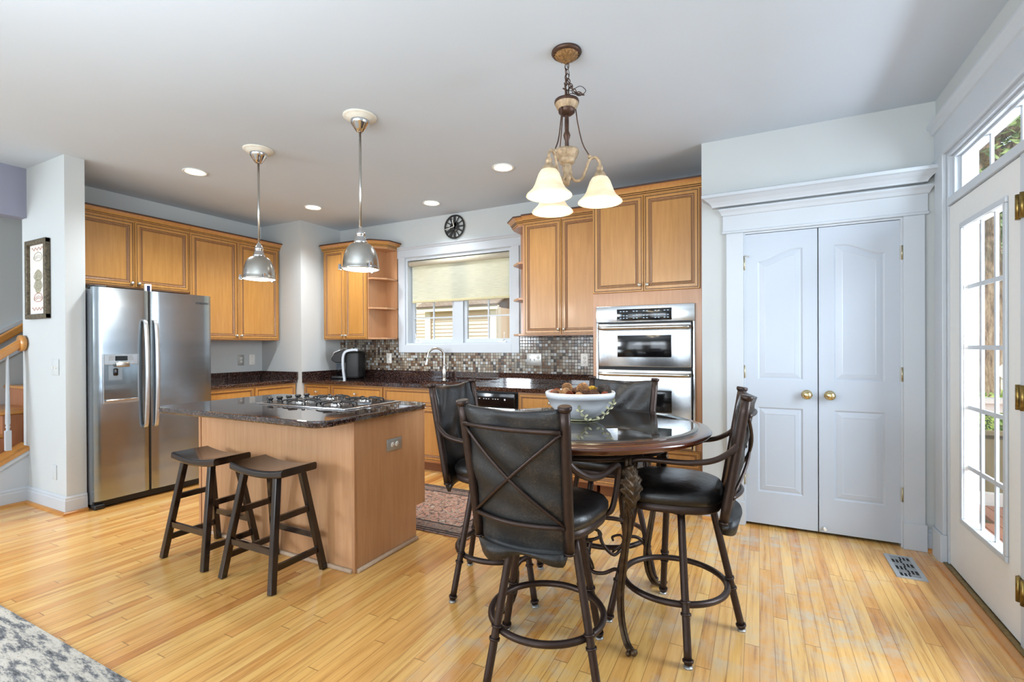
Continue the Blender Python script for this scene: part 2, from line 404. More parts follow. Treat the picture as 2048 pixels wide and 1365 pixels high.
def struct(name, mb, mats, label=None, cat=None, **k):
    o = mb.build(name, mats, **k); o['kind'] = 'structure'
    tag(o, label or name.replace('_', ' ') + ' of the kitchen', cat or name.split('_')[0])
    return o
def copy_tree(o, parent=None):
    c = o.copy(); COL.objects.link(c)
    if parent: c.parent = parent; c.matrix_parent_inverse = o.matrix_parent_inverse.copy()
    for ch in [x for x in KIDS(o)]: copy_tree(ch, c)
    return c
def KIDS(o): return [x for x in list(COL.objects) if x.parent == o]
def band(P, mids, ax, half, th):
    """flat bar of half-width half along ax and thickness th swept through P, smooth shaded"""
    b = MB(); vs = []; ax = Vector(ax)
    for i_, p_ in enumerate(P):
        t_ = (P[min(i_ + 1, len(P) - 1)] - P[max(i_ - 1, 0)]).normalized(); n_ = t_.cross(ax).normalized()
        for c_, s_ in ((1, .4), (.6, 1), (-.6, 1), (-1, .4), (-1, -.4), (-.6, -1), (.6, -1), (1, -.4)): vs.append(p_ + ax * (half * c_) + n_ * (th / 2 * s_))
    fs = []
    for i_ in range(len(P) - 1):
        for k in range(8): fs.append((i_*8 + k, i_*8 + (k+1) % 8, i_*8 + 8 + (k+1) % 8, i_*8 + 8 + k))
    return b.add(vs, fs + [tuple(range(8)), tuple(range(len(vs) - 8, len(vs)))], 0, True)
def spline(pts, n=8):
    P = [Vector(p) for p in pts]; P = [P[0] * 2 - P[1]] + P + [P[-1] * 2 - P[-2]]; out = []
    for i in range(1, len(P) - 2):
        for k in range(n):
            t = k / n; a, b, c, d = P[i-1], P[i], P[i+1], P[i+2]
            out.append(.5 * ((2*b) + (c - a) * t + (2*a - 5*b + 4*c - d) * t*t + (-a + 3*b - 3*c + d) * t**3))
    out.append(P[-2]); return out
def circ(c, r, n=40, axis='z'):
    return [(c[0] + r * math.cos(2*PI*k/n), c[1] + r * math.sin(2*PI*k/n), c[2]) for k in range(n)]

# ------------------------------------------------------------------ room shell
CEIL = 2.745; XR = .96; YB = 4.5; YP = 3.79; XL = -5.45; XC = -4.75; YC = 3.9; YS = 1.73; REAR = -3.0
struct('floor', MB().box((-6.5, REAR - .1, -.12), (XR + .14, 4.64, 0)), 'floor', 'light oak strip hardwood floor', 'floor')
struct('ceiling', MB().box((-6.5, REAR - .1, CEIL), (XR + .16, 4.64, CEIL + .3)), 'ceiling', 'flat painted ceiling', 'ceiling')
b = MB()
b.box((XR, 3.6, 0), (XR + .14, 4.64, CEIL)).box((XR, 1.84, 2.36), (XR + .14, 3.6, CEIL)).box((XR, REAR - .1, 0), (XR + .14, 1.84, CEIL))
struct('wall_right', b, 'wall', 'wall with the glazed patio door', 'wall')
WX0, WX1, WZ0, WZ1 = -3.70, -2.295, 1.287, 2.30
b = MB().box((-6.4, YB, 0), (WX0, YB + .14, CEIL)).box((WX1, YB, 0), (XR, YB + .14, CEIL)).box((WX0, YB, 0), (WX1, YB + .14, WZ0)).box((WX0, YB, WZ1), (WX1, YB + .14, CEIL))
struct('wall_back', b, 'wall', 'wall behind the sink with the kitchen window', 'wall')
PX0, PX1, PZ = -.095, .80, 2.06
b = MB().box((-.37, YP, 0), (PX0, YP + .11, CEIL)).box((PX1, YP, 0), (XR, YP + .11, CEIL)).box((PX0, YP, PZ), (PX1, YP + .11, CEIL)).box((-.37, YP + .11, 0), (-.27, YB, CEIL))
struct('wall_pantry', b, 'wall', 'pantry closet wall around the white double doors', 'wall')
struct('wall_left', MB().box((XL - .12, YS + .125, 0), (XL, YB, CEIL)), 'wall', 'wall behind the refrigerator', 'wall')
struct('wall_column', MB().box((XL, YC, 0), (XC, YB, CEIL)), 'wall', 'boxed wall chase in the kitchen corner', 'wall')
struct('wall_stub', MB().box((XL, YS, 0), (-4.70, YS + .125, CEIL)), 'wall', 'short wall end beside the refrigerator with the framed print', 'wall')
struct('wall_header', MB().box((-5.50, REAR, 2.34), (-5.36, YS, CEIL)), 'headerpaint', 'dropped header over the stair opening', 'wall')
struct('wall_stairwell', MB().box((-6.5, REAR - .1, 0), (-6.35, 4.64, CEIL)), 'wall', 'far wall of the stairwell', 'wall')
b = MB(); x0 = -6.35
for (a0, a1) in ((-6.35, -6.25), (-5.55, -4.35), (-2.45, -1.4), (.3, XR)): b.box((a0, REAR - .1, 0), (a1, REAR, CEIL))
for (a0, a1, z1) in ((-6.25, -5.55, 1.3), (-4.35, -2.45, .45), (-1.4, .3, .45)):
    b.box((a0, REAR - .1, 0), (a1, REAR, z1)).box((a0, REAR - .1, 2.5), (a1, REAR, CEIL))
struct('wall_rear', b, 'wall', 'rear wall with tall windows facing the kitchen', 'wall')
# knee wall under the stairs, sloping top
b = MB().prism([(REAR, 0), (YS, 0), (YS, .44), (1.1, 0.0001)], -5.47, -5.36, 'x')
struct('wall_stairs', b, 'trim', 'white panelled stair stringer wall', 'wall')

BASE = [(0, 0), (.014, 0), (.014, .10), (.010, .112), (.012, .120), (.004, .135), (0, .135)]
SHOE = [(.014, 0), (.032, 0), (.030, .012), (.022, .020), (.014, .022)]
def baseboard(name, path, label, shoe='oakrail'):
    b = MB(); b.sweep(BASE, path, 0)
    if shoe: b.sweep(SHOE, path, 1)
    return struct(name, b, ['trim', shoe or 'trim'], label, 'baseboard')
baseboard('baseboard_left', [(-5.36, REAR), (-5.36, YS), (-4.70, YS), (-4.70, YS + .125)], 'white baseboard with oak shoe around the wall end')
baseboard('baseboard_pantry_1', [(-.37, YP), (-.20, YP)], 'white baseboard between oven cabinet and pantry doors')
baseboard('baseboard_pantry_2', [(.905, YP), (XR, YP), (XR, 3.735)], 'white baseboard in the corner by the patio door')
baseboard('baseboard_right', [(XR, 1.70), (XR, REAR)], 'white baseboard on the patio door wall')
baseboard('baseboard_rear', [(XR, REAR), (-5.36, REAR)], 'white baseboard on the rear wall')

# ------------------------------------------------------------------ stairs
st = thing('staircase', 'oak staircase rising behind the white stringer wall', 'staircase', (-5.9, 1.2, 0))
T = MB(); Rr = MB()
for i in range(5):
    y0 = .86 + i * .26; z = .185 * (i + 1)
    if y0 > 3.4: break
    T.rbox((-.44, y0 - .03 - 1.2, z - .03), (.328, y0 + .27 - 1.2, z), .01, 0)
    Rr.box((-.44, y0 - 1.2, 0), (.328, y0 + .27 - 1.2, z - .03))
T.build('tread', 'oakrail', st); Rr.build('riser', wood('oak_riser', '#a06a48', '#b67f58', .4), st)
b = MB().prism([(-.35, -.08), (YS - 1.2 + .02, .445), (YS - 1.2 + .02, .475), (-.35, -.05)], .33, .56, 'x'); b.build('stringer_cap', 'oakrail', st)
b = MB().prism([(-.35, -.15), (YS - 1.2, .40), (YS - 1.2, .445), (-.35, -.08)], .53, .553, 'x'); b.build('stringer_trim', 'trim', st)
b = MB().prism([(-1.0, -.02), (1.6, 1.8), (1.6, 2.1), (-1.0, .28)], -.449, -.43, 'x')
b.prism([(-1.0, .25), (1.6, 2.07), (1.6, 2.11), (-1.0, .29)], -.43, -.415, 'x'); b.build('skirt_board', 'trim', st)
bal = thing('stair_banister', 'oak banister with white turned baluster ending at the wall', 'banister', (-5.4, 1.66, 0))
sl = .80
pts = [(-.0, -1.3, 1.275 - 1.3 * sl), (0, .05, 1.275 + .05 * sl)]
b = MB(); b.beam(pts[0], pts[1], .062, .05); b.beam((0, -1.3, 1.30 - 1.3*sl), (0, .05, 1.30 + .05*sl), .045, .03); b.build('rail', 'oakrail', bal, bevel=.01)
b = MB().lathe([(0.0, .068), (.055, .066), (.066, .056), (.068, .045), (.066, .03), (0, .028)], (0, 0, 1.31), 28, axis='y'); b.build('rosette', 'oakrail', bal)
for dy in (-.04, -.30):
    zt = 1.25 + dy * sl; zb = .47 + dy * .66 if dy > -.2 else .31
    b = MB().box((-.017, dy - .017, zb), (.017, dy + .017, zb + .16))
    b.lathe([(.014, zb + .16), (.010, zb + .175), (.016, zb + .19), (.011, zb + .2), (.016, zb + .22), (.013, (zb + zt) / 2), (.009, zt)], (0, dy, 0), 14)
    b.build('baluster', 'trim', bal)
hr = thing('wall_handrail', 'oak handrail fixed to the far stairwell wall', 'handrail', (-6.27, 1.9, 0))
b = MB().beam((0, -2.2, 1.40 - 2.2 * .78), (0, 1.4, 1.40 + 1.4 * .78), .045, .065); b.build('rail', 'oakrail', hr, bevel=.012)
for dy in (-.9, .6): MB().tube(spline([(0, dy, 1.37 + dy * .78), (0, dy, 1.30 + dy * .78), (-.08, dy, 1.30 + dy * .78)], 4), .008, 8).build('bracket', 'oldbrass', hr)

# ------------------------------------------------------------------ cabinet kit
RINGS = [(0, .004, 0), (.004, 0, 0), (.012, 0, 0), (.013, .003, 1), (.0165, .003, 1), (.018, 0, 2), (.039, 0, 0), (.040, .003, 1), (.0435, .003, 1),
         (.045, .001, 2), (.050, .003, 2), (.051, .005, 1), (.055, .005, 1), (.059, .0075, 2), (.060, .009, 1), (.0635, .009, 1), (.065, .008, 0)]
def rings(k=1.0): return [(i * k, d, m_) for i, d, m_ in RINGS]
DM = ['maple', 'glaze', 'glazelight']
def knob(parent, x, y, z, mat='nickelknob'):
    b = MB().lathe([(.0, -.028), (.010, -.027), (.0145, -.022), (.014, -.017), (.006, -.012), (.005, -.004), (.010, 0)], (x, y, z), 18, axis='y')
    return b.build('knob', mat, parent)
def door(parent, x0, x1, z0, z1, kx=None, kz=None, y=-.02, k=1.0, name='door'):
    d = MB().panel(x0 + .002, x1 - .002, z0, z1, y, rings(k), .019).build(name, DM, parent)
    if kx is not None: knob(d, kx, y, kz)
    return d
CROWN = [(0, 0), (.012, 0), (.012, .012), (.018, .016), (.018, .024), (.024, .028), (.032, .045), (.046, .058), (.056, .062), (.056, .076), (0, .076)]
CMI = [0, 0, 1, 0, 1, 0, 2, 2, 1, 0, 0]
def crown(parent, path, z, k=1.0):
    b = MB().sweep([(o * k, z + h * k) for o, h in CROWN], path, CMI); return b.build('crown', DM, parent)
def R90(x, y): return (-y, x)

# left run uppers, facing +X : local x -> world +Y
UXF = -5.12
def cab(name, label, origin, w, d, z0, z1, rotz=0, cat='cabinet', group=None, side='mapleside'):
    t = thing(name, label, cat, origin, rotz, group)
    b = MB().box((0, 0, z0), (w, d, z1)); b.build('body', side, t); return t
c = cab('wall_cabinet', 'maple wall cabinet with two square doors above the refrigerator', (UXF, 1.90, 0), .964, .33, 1.815, 2.44, PI/2)
door(c, 0, .482, 1.825, 2.425, .482 - .028, 1.86); door(c, .482, .964, 1.825, 2.425, .482 + .028, 1.86)
crown(c, [(-.01, 0), (.964, 0)][::1], 2.425)
c = cab('wall_cabinet', 'tall maple wall cabinet between refrigerator and corner column', (UXF, 2.866, 0), 1.012, .33, 1.345, 2.44, PI/2)
door(c, 0, .506, 1.352, 2.425, .506 - .028, 1.395); door(c, .506, 1.012, 1.352, 2.425, .506 + .028, 1.395)
crown(c, [(0, 0), (1.03, 0), (1.03, .02)], 2.425)

# back wall uppers
c = cab('wall_cabinet', 'maple wall cabinet with two narrow doors left of the sink window', (-4.675, 4.18, 0), .685, .32, 1.352, 2.43)
door(c, 0, .342, 1.358, 2.415, .342 - .026, 1.40, k=.9); door(c, .342, .685, 1.358, 2.415, .342 + .026, 1.40, k=.9)
crown(c, [(-.03, 0), (.685, 0)], 2.415)
def shelfunit(label, x, y, s, z0, z1, zs):
    t = thing('corner_shelf', label, 'shelf', (x, y, 0))
    P = [(0, .0), (s * .06, 0), (s * .175, .13), (s * .175, .32), (0, .32)]
    for i, z in enumerate(zs):
        b = MB().prism(P if s > 0 else P[::-1], z - .02, z); b.build('shelf', ['mapleside'], t, bevel=.002)
    b = MB().box((0, .30, z0), (s * .175, .318, z1)); b.build('back_panel', 'mapleside', t)
    b = MB().box((-s * .001, .002, z0), (s * .010, .3, z1)); b.build('side_panel', 'mapleside', t)
    b = MB().prism(P if s > 0 else P[::-1], z1 - .035, z1); b.build('top_board', 'mapleside', t)
    path = [(0, 0), (s * .06, 0), (s * .175, .13), (s * .175, .315)]
    if s < 0: path = path[::-1]
    crown(t, path, z1 - .02)
    return t
shelfunit('open corner shelf unit on the coffee maker side of the window', -3.988, 4.18, 1, 1.352, 2.43, (1.372, 1.72, 2.06))
c = cab('wall_cabinet', 'maple wall cabinet with two doors beside the oven cabinet', (-1.998, 4.165, 0), .762, .335, 1.365, 2.445)
door(c, 0.01, .39, 1.375, 2.43, .39 - .028, 1.42, k=.9); door(c, .39, .762, 1.375, 2.43, .39 + .028, 1.42, k=.9)
crown(c, [(0, 0), (.762, 0)], 2.43, 1.05)
shelfunit('open corner shelf unit on the oven side of the window', -1.998, 4.165, -1, 1.365, 2.445, (1.385, 1.73, 2.075))

# tall oven cabinet : opening for the ovens left as recess
OX0, OX1, OZ0, OZ1 = -1.205, -.43, .46, 1.59
t = thing('oven_cabinet', 'tall maple cabinet holding the double wall oven', 'cabinet', (0, 0, 0))
b = MB().box((-1.236, 3.92, .10), (-1.19, 4.49, 2.56)).box((-.43, 3.92, .10), (-.385, 4.49, 2.56)).box((-1.19, 3.92, 1.58), (-.43, 4.49, 2.56)).box((-1.19, 3.92, .10), (-.43, 4.49, .47))
b.box((-1.19, 4.4, .47), (-.43, 4.49, 1.58)); b.build('body', 'mapleside', t)
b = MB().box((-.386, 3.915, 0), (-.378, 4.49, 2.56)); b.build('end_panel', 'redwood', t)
MB().box((-1.20, 3.98, 0), (-.39, 4.45, .10)).build('toe_kick', 'toe', t)
dd = thing('x', None, None, (0, 3.92, 0)); bpy.data.objects.remove(dd)
def doorW(parent, x0, x1, z0, z1, kx, kz, yf, k=1.0, name='door'):
    d = MB().panel(x0 + .002, x1 - .002, z0, z1, yf - .02, rings(k), .019).build(name, DM, parent)
    if kx is not None: knob(d, kx, yf - .02, kz)
    return d
doorW(t, -1.232, -.815, 1.70, 2.465, -.815 - .03, 1.75, 3.92); doorW(t, -.815, -.392, 1.70, 2.465, -.815 + .03, 1.75, 3.92)
doorW(t, -1.225, -.395, .32, .455, None, 0, 3.92, .6, 'drawer'); 
d = doorW(t, -1.225, -.81, .115, .31, None, 0, 3.92, .8); d = doorW(t, -.81, -.395, .115, .31, None, 0, 3.92, .8)
crown(t, [(-1.236, 3.92), (-.38, 3.92)], 2.462, 1.05)

# double wall oven
ov = thing('double_wall_oven', 'stainless steel double wall oven with black glass windows', 'oven', (0, 0, 0))
yf = 3.905
MB().box((OX0 + .03, yf + .02, OZ0 + .03), (OX1 - .03, yf + .45, OZ1 - .02)).build('body', 'blackmat', ov)
MB().rbox((OX0, yf - .006, 1.456), (OX1, yf + .02, OZ1), .004).build('control_panel', 'steeloven', ov)
for xa_ in (OX0, OX1 - .018): MB().rbox((xa_, yf - .004, OZ0), (xa_ + .018, yf + .02, 1.456), .003).build('side_trim', 'steeloven', ov)
cp = MB().rbox((-1.03, yf - .009, 1.468), (-.60, yf - .003, 1.562), .004).build('display', 'black', ov)
kmt = plain('pale_marks', '#9fb4c4', .5)
for x in (-1.005, -.98, -.955, -.90, -.875, -.82, -.795, -.73, -.705, -.66, -.635):
    for z in (1.485, 1.505, 1.54): MB().box((x, yf - .0095, z), (x + .014, yf - .0091, z + .007)).build('key', kmt, cp)
for (z0, z1) in ((1.097, 1.445), (.475, 1.074)):
    d = MB()
    wz0, wz1 = (z1 - .27, z1 - .095) if z1 > 1.2 else (.745, .915)
    # slightly bowed door skin around a window
    d.rbox((OX0 + .024, yf - .022, z0), (OX1 - .024, yf + .018, z1), .008, 0, 3)
    d = d.build('oven_door', 'steeloven', ov)
    MB().rbox((-1.022, yf - .0245, wz0), (-.600, yf - .020, wz1), .004).build('window', 'black', d)
    x0, x1 = OX0 + .035, OX1 - .035; zc = z1 - .035
    pts = [(x0, yf - .03, zc), (x0 + .02, yf - .055, zc), (x0 + .1, yf - .066, zc), ((x0 + x1) / 2, yf - .068, zc), (x1 - .1, yf - .066, zc), (x1 - .02, yf - .055, zc), (x1, yf - .03, zc)]
    MB().tube(spline(pts, 6), .016, 12, flat=1.0).build('handle', 'nickel', d)
for a_, b_ in ((1.075, 1.096), (1.446, 1.455)): MB().box((OX0 + .02, yf - .001, a_), (OX1 - .02, yf + .02, b_)).build('vent_gap', 'rubber', ov)

# base cabinets
CT = .888; CTH = .038
def basecab(name, label, origin, w, d, rotz, cells, cat='base cabinet'):
    t = thing(name, label, 'cabinet', origin, rotz)
    MB().box((0, 0, .10), (w, d, CT - CTH)).build('body', 'mapleside', t)
    MB().box((0, .07, 0), (w, d - .02, .10)).build('toe_kick', 'toe', t)
    for (x0, x1, z0, z1, nm, kx, kz) in cells: door(t, x0, x1, z0, z1, kx, kz, k=.62 if nm == 'drawer' else .9, name=nm)
    return t
zd0, zd1 = .665, .835
basecab('base_cabinet', 'maple base cabinet beside the refrigerator with two drawer fronts', (-4.84, 2.80, 0), 1.09, .60, PI/2,
        [(0, .56, zd0, zd1, 'drawer', None, 0), (.57, 1.08, zd0, zd1, 'drawer', None, 0), (0, .56, .12, .655, 'door', None, 0), (.57, 1.08, .12, .655, 'door', None, 0)])
basecab('base_cabinet', 'narrow maple base cabinet next to the white corner column', (-4.745, 3.95, 0), .425, .54, 0,
        [(0.0, .42, zd0, zd1, 'drawer', .21, .75), (0, .42, .12, .655, 'door', .06, .6)])
basecab('base_cabinet', 'maple base cabinet with wide drawer left of the sink cabinet', (-4.315, 3.95, 0), .765, .54, 0,
        [(.005, .76, zd0, zd1, 'drawer', .38, .75), (.005, .38, .12, .655, 'door', .34, .6), (.385, .76, .12, .655, 'door', .42, .6)])
basecab('base_cabinet', 'maple sink base cabinet under the kitchen window', (-3.545, 3.95, 0), .945, .54, 0,
        [(.005, .94, zd0, zd1, 'drawer', None, 0), (.005, .47, .12, .655, 'door', .43, .6), (.475, .94, .12, .655, 'door', .515, .6)])
basecab('base_cabinet', 'maple drawer cabinet between dishwasher and oven cabinet', (-1.955, 3.95, 0), .715, .54, 0,
        [(.01, .71, zd0, zd1, 'drawer', .32, .765), (.01, .36, .12, .655, 'door', .32, .6), (.365, .71, .12, .655, 'door', .4, .6)])
# dishwasher
dw = thing('dishwasher', 'stainless dishwasher with black control strip under the counter', 'dishwasher', (-2.595, 3.93, 0))
MB().box((0.0, .02, .10), (.635, .55, CT - CTH)).build('body', 'blackmat', dw)
MB().rbox((.01, -.025, .13), (.625, .02, .70), .006).build('front', 'steeloven', dw)
cpn = MB().rbox((.01, -.028, .705), (.625, .02, .835), .006).build('control_panel', 'black', dw)
kmt = plain('white_marks', '#c8ccd0', .5)
for i in range(9): MB().box((.20 + i * .026 + (i // 3) * .02, -.0288, .775), (.212 + i * .026 + (i // 3) * .02, -.0282, .781)).build('key', kmt, cpn)
MB().lathe([(0, -.0288), (.009, -.0288), (.009, -.0282)], (.525, 0, .775), 14, axis='y').build('key', kmt, cpn)
MB().box((0, .06, 0), (.635, .5, .10)).build('kick_plate', 'blackmat', dw)

# counters
def ctop(b, poly, z1=CT, th=CTH): b.prism(poly, z1 - th, z1)
b = MB(); ctop(b, [(-5.45, 2.80), (-4.81, 2.80), (-4.81, YC - .004), (-5.45, YC - .004)])
t = thing('countertop', 'speckled brown granite countertop beside the refrigerator', 'countertop', (0, 0, 0))
b.build('slab', 'granite', t, bevel=.008)
b = MB().box((-5.45, 2.80, CT), (-5.43, YC - .004, CT + .09)).box((-5.43, YC - .024, CT), (-4.80, YC - .004, CT + .09)); b.build('backsplash', 'granite', t, bevel=.002)
t = thing('countertop', 'long speckled brown granite countertop around the sink', 'countertop', (0, 0, 0))
SX0, SX1, SY0, SY1 = -3.42, -2.66, 3.99, 4.33
b = MB(); Z0, Z1 = CT - CTH, CT
for (x0, y0, x1, y1) in ((XC + .004, 3.905, SX0, YB), (SX1, 3.905, -1.242, YB), (SX0, 3.905, SX1, SY0), (SX0, SY1, SX1, YB)): b.box((x0, y0, Z0), (x1, y1, Z1))
b.build('slab', 'granite', t)
b = MB().box((XC, YB - .02, CT), (-1.242, YB - .001, CT + .10)).box((XC + .001, 3.905, CT), (XC + .02, YB - .02, CT + .09)); b.build('backsplash', 'granite', t, bevel=.002)
sk = thing('kitchen_sink', 'stainless undermount sink below the faucet', 'sink', (0, 0, 0))
b = MB(); w = .012
b.box((SX0 - w, SY0 - w, CT - .24), (SX1 + w, SY1 + w, CT - .228)).box((SX0 - w, SY0 - w, CT - .23), (SX0, SY1 + w, Z0)).box((SX1, SY0 - w, CT - .23), (SX1 + w, SY1 + w, Z0))
b.box((SX0, SY0 - w, CT - .23), (SX1, SY0, Z0)).box((SX0, SY1, CT - .23), (SX1, SY1 + w, Z0)); b.build('basin', 'steel', sk)
MB().lathe([(0, CT - .226), (.035, CT - .226), (.04, CT - .2279)], (-3.04, 4.16, 0), 20).build('drain', 'chrome', sk)
# mosaic
b = MB().box((XC, YB - .008, CT + .10), (-3.797, YB, 1.352)).box((-3.797, YB - .008, CT + .10), (-2.20, YB, 1.20)).box((-2.20, YB - .008, CT + .10), (-1.24, YB, 1.366))
o = struct('wall_mosaic', b, 'mosaic', 'mosaic tile backsplash of small glass and stone squares', 'backsplash')
# faucet
fa = thing('kitchen_faucet', 'brushed gooseneck faucet standing behind the sink', 'faucet', (-3.075, 4.385, CT))
b = MB().lathe([(.0, 0), (.030, 0), (.030, .008), (.022, .014), (.022, .03), (.027, .07), (.027, .12), (.017, .15), (.014, .17)], n=24); b.build('base', 'nickel', fa)
u = Vector((-.72, -.69, 0))
P = [(0, 0, .15), (0, 0, .27)] + [tuple(u * (.09 - .09 * math.cos(a)) + Vector((0, 0, .27 + .09 * math.sin(a)))) for a in [PI * k / 8 for k in range(1, 8)]] + [tuple(u * .18 + Vector((0, 0, .25)))]
MB().tube(spline(P, 4), .0125, 14).build('spout', 'nickel', fa)
q = u * .18
MB().tube([tuple(q + Vector((0, 0, .265))), tuple(q * 1.03 + Vector((0, 0, .235))), tuple(q * 1.09 + Vector((0, 0, .185))), tuple(q * 1.11 + Vector((0, 0, .165)))], [.014, .017, .022, .021], 16).build('spray_head', 'nickel', fa)
MB().tube([(.02, 0, .10), (.05, -.005, .115), (.055, -.01, .19)], [.009, .008, .006], 10).build('lever', 'nickel', fa)

# coffee maker
km = thing('coffee_maker', 'black single-cup coffee maker with silver arch on the counter', 'coffee maker', (-4.34, 4.26, CT), .42)
MB().rbox((-.03, -.11, 0), (.14, .14, .33), .035, 0, 4).build('body', 'blackplastic', km)
b = MB().prism([(-.03, .19), (-.15, .19), (-.195, .215), (-.205, .25), (-.165, .305), (-.06, .34), (-.03, .34)], -.082, .082, 'y'); b.build('brew_head', 'blackplastic', km, bevel=.010)
MB().tube([(-.205, -.070, .235), (-.213, 0, .232), (-.205, .070, .235), (-.165, .078, .312), (-.10, .078, .338), (-.095, 0, .344), (-.10, -.078, .338), (-.165, -.078, .312)], .008, 8, True).build('head_trim', 'silverplastic', km)
b = MB().prism([(-.165, .313), (-.115, .330), (-.112, .336), (-.162, .320)], -.045, .045, 'y'); b.build('display', plain('violet_display', '#4a3f7d', .2), km)
P = spline([(-.02, 0, .0), (-.035, 0, .12), (-.035, 0, .26), (.0, 0, .325), (.09, 0, .345), (.14, 0, .34)], 6)
b = MB(); vs = []
for i_, p_ in enumerate(P):
    t_ = (P[min(i_ + 1, len(P) - 1)] - P[max(i_ - 1, 0)]).normalized(); n_ = Vector((-t_.z, 0, t_.x))
    for yy in (-.143, -.113):
        for sg_ in (1, -1): vs.append(p_ + n_ * (.013 * sg_) + Vector((0, yy, 0)))
fs = []
for i_ in range(len(P) - 1):
    for a_, b_ in ((0, 1), (1, 3), (3, 2), (2, 0)): fs.append((i_*4 + a_, i_*4 + b_, i_*4 + 4 + b_, i_*4 + 4 + a_))
b.add(vs, fs + [(0, 1, 3, 2), tuple(len(vs) - 4 + q_ for q_ in (0, 1, 3, 2))]).build('side_arch', M['silverplastic'], km)
MB().rbox((-.21, -.075, 0), (-.02, .075, .03), .01).build('drip_tray', 'blackplastic', km)
MB().lathe([(.0, .012), (.040, .012), (.040, .0), (.046, .0), (.046, .15), (.0, .155)], (-.13, .0, .032), 20).build('water_tank', glass('smoky_tank', (.7, .76, .85, 1)), km)

# ------------------------------------------------------------------ refrigerator (faces +X)
fr = thing('refrigerator', 'stainless side-by-side refrigerator with ice dispenser', 'refrigerator', (-4.60, 1.862, 0), PI/2)
MB().rbox((.008, .055, .03), (.905, .76, 1.735), .006).build('body', plain('fridge_case', '#7f858c', .4, .3), fr)
def bowed(x0, x1, z0, z1, y, bow, n=14, t=.05):
    b = MB(); vs = []
    for j, z in enumerate((z0, z1)):
        for i in range(n + 1):
            a = i / n; x = x0 + (x1 - x0) * a
            e = min(a, 1 - a) * (x1 - x0); rr = .012
            edge = rr - math.sqrt(max(0, rr * rr - (rr - min(e, rr)) ** 2))
            vs.append((x, y - bow * (1 - (2 * a - 1) ** 2) + edge, z))
        vs += [(x1, y + t, z), (x0, y + t, z)]
    m_ = n + 3
    fs = [(i, i + 1, m_ + i + 1, m_ + i) for i in range(n)] + [(n, n+1, m_+n+1, m_+n), (n+1, n+2, m_+n+2, m_+n+1), (n+2, 0, m_, m_+n+2)]
    fs += [list(range(m_)), list(range(m_, 2*m_))[::-1]]
    b.add(vs, fs, 0, True); return b
d1 = bowed(.004, .3915, .065, 1.748, 0, .006).build('freezer_door', 'steel', fr)
d2 = bowed(.3965, .910, .065, 1.748, 0, .008).build('fridge_door', 'steel', fr)
for d in (d1, d2): md = d.modifiers.new('e', 'EDGE_SPLIT'); md.split_angle = 1.0
MB().box((.388, .006, .066), (.400, .05, 1.745)).build('door_gap', 'rubber', fr)
for dd_, x in ((d1, .347), (d2, .425)):
    P = spline([(x, -.012, .60), (x, -.036, .64), (x, -.052, .85), (x, -.058, 1.05), (x, -.052, 1.28), (x, -.036, 1.46), (x, -.012, 1.50)], 5)
    b = MB()
    b = band(P, 0, (1, 0, 0), .016, .014); b.build('handle', 'satinbar', dd_)
# dispenser
dp = MB().box((.056, -.0135, .825), (.304, -.004, .845)).box((.056, -.0135, .845), (.064, -.004, 1.218)).box((.296, -.0135, .845), (.304, -.004, 1.218)).box((.064, -.0135, 1.135), (.296, -.004, 1.218))
dsp = dp.build('ice_dispenser', plain('silver_bezel', '#b9bfc4', .22, .8), d1, bevel=.002)
b = MB().box((.064, -.0095, .845), (.296, -.006, 1.135)); b.build('cavity', plain('dispenser_cavity', '#8d979d', .15, .9), dsp)
MB().box((.138, -.0145, 1.165), (.222, -.0133, 1.203)).build('display', 'black', dsp)
b = MB().box((.098, -.0143, 1.168), (.132, -.0133, 1.20)).box((.228, -.0143, 1.168), (.262, -.0133, 1.20)); b.build('button_pad', plain('button_grey', '#8c9196', .4), dsp)
MB().rbox((.135, -.045, 1.115), (.225, -.012, 1.155), .006).build('spout_housing', 'nickel', dsp)
MB().rbox((.125, -.026, 1.045), (.155, -.008, 1.105), .012).build('lever', 'black', dsp)
MB().box((.092, -.012, 1.01), (.185, -.0096, 1.125)).build('back_plate', plain('dispenser_plate', '#a5adb2', .2, .8), dsp)
MB().rbox((.070, -.03, .845), (.290, -.009, .858), .004).build('drip_grille', 'chrome', dsp)
b = MB().box((.01, .03, .012), (.90, .08, .062)).rbox((0, -.005, .0), (.07, .07, .04), .01); b.build('kick_grille', 'blackmat', fr)
MB().rbox((.01, .02, 1.735), (.10, .12, 1.765), .008).build('hinge_cover', 'blackmat', fr)
def text(s, size, loc, rot, mat, name, parent=None, ext=.0004):
    cu = bpy.data.curves.new(name, 'FONT'); cu.body = s; cu.size = size; cu.extrude = ext; cu.align_x = 'CENTER'; cu.offset = .0004
    o = bpy.data.objects.new(name, cu); COL.objects.link(o); cu.materials.append(M[mat] if isinstance(mat, str) else mat)
    o.location = loc; o.rotation_euler = rot
    me = bpy.data.meshes.new_from_object(o); bpy.data.objects.remove(o); o = bpy.data.objects.new(name, me); COL.objects.link(o); o.location = loc; o.rotation_euler = rot
    if parent: o.parent = parent
    return o
text('SAMSUNG', .026, (.83, -.0135, 1.668), (PI/2, 0, .04), plain('badge_grey', '#3a3c40', .4), 'badge', d2)

# small thermometer on the fridge
tm = thing('digital_thermometer', 'small white digital thermometer standing on the refrigerator', 'thermometer', (-4.98, 2.425, 1.7355), PI/2)
MB().rbox((-.028, -.012, .02), (.028, .012, .115), .005).build('case', 'plastic_white', tm)
MB().box((-.012, -.0128, .045), (.014, -.0119, .10)).build('screen', plain('blue_screen', '#1c2a4a', .15), tm)
MB().box((-.06, -.03, 0), (.06, .03, .02)).build('base', 'glazelight', tm)

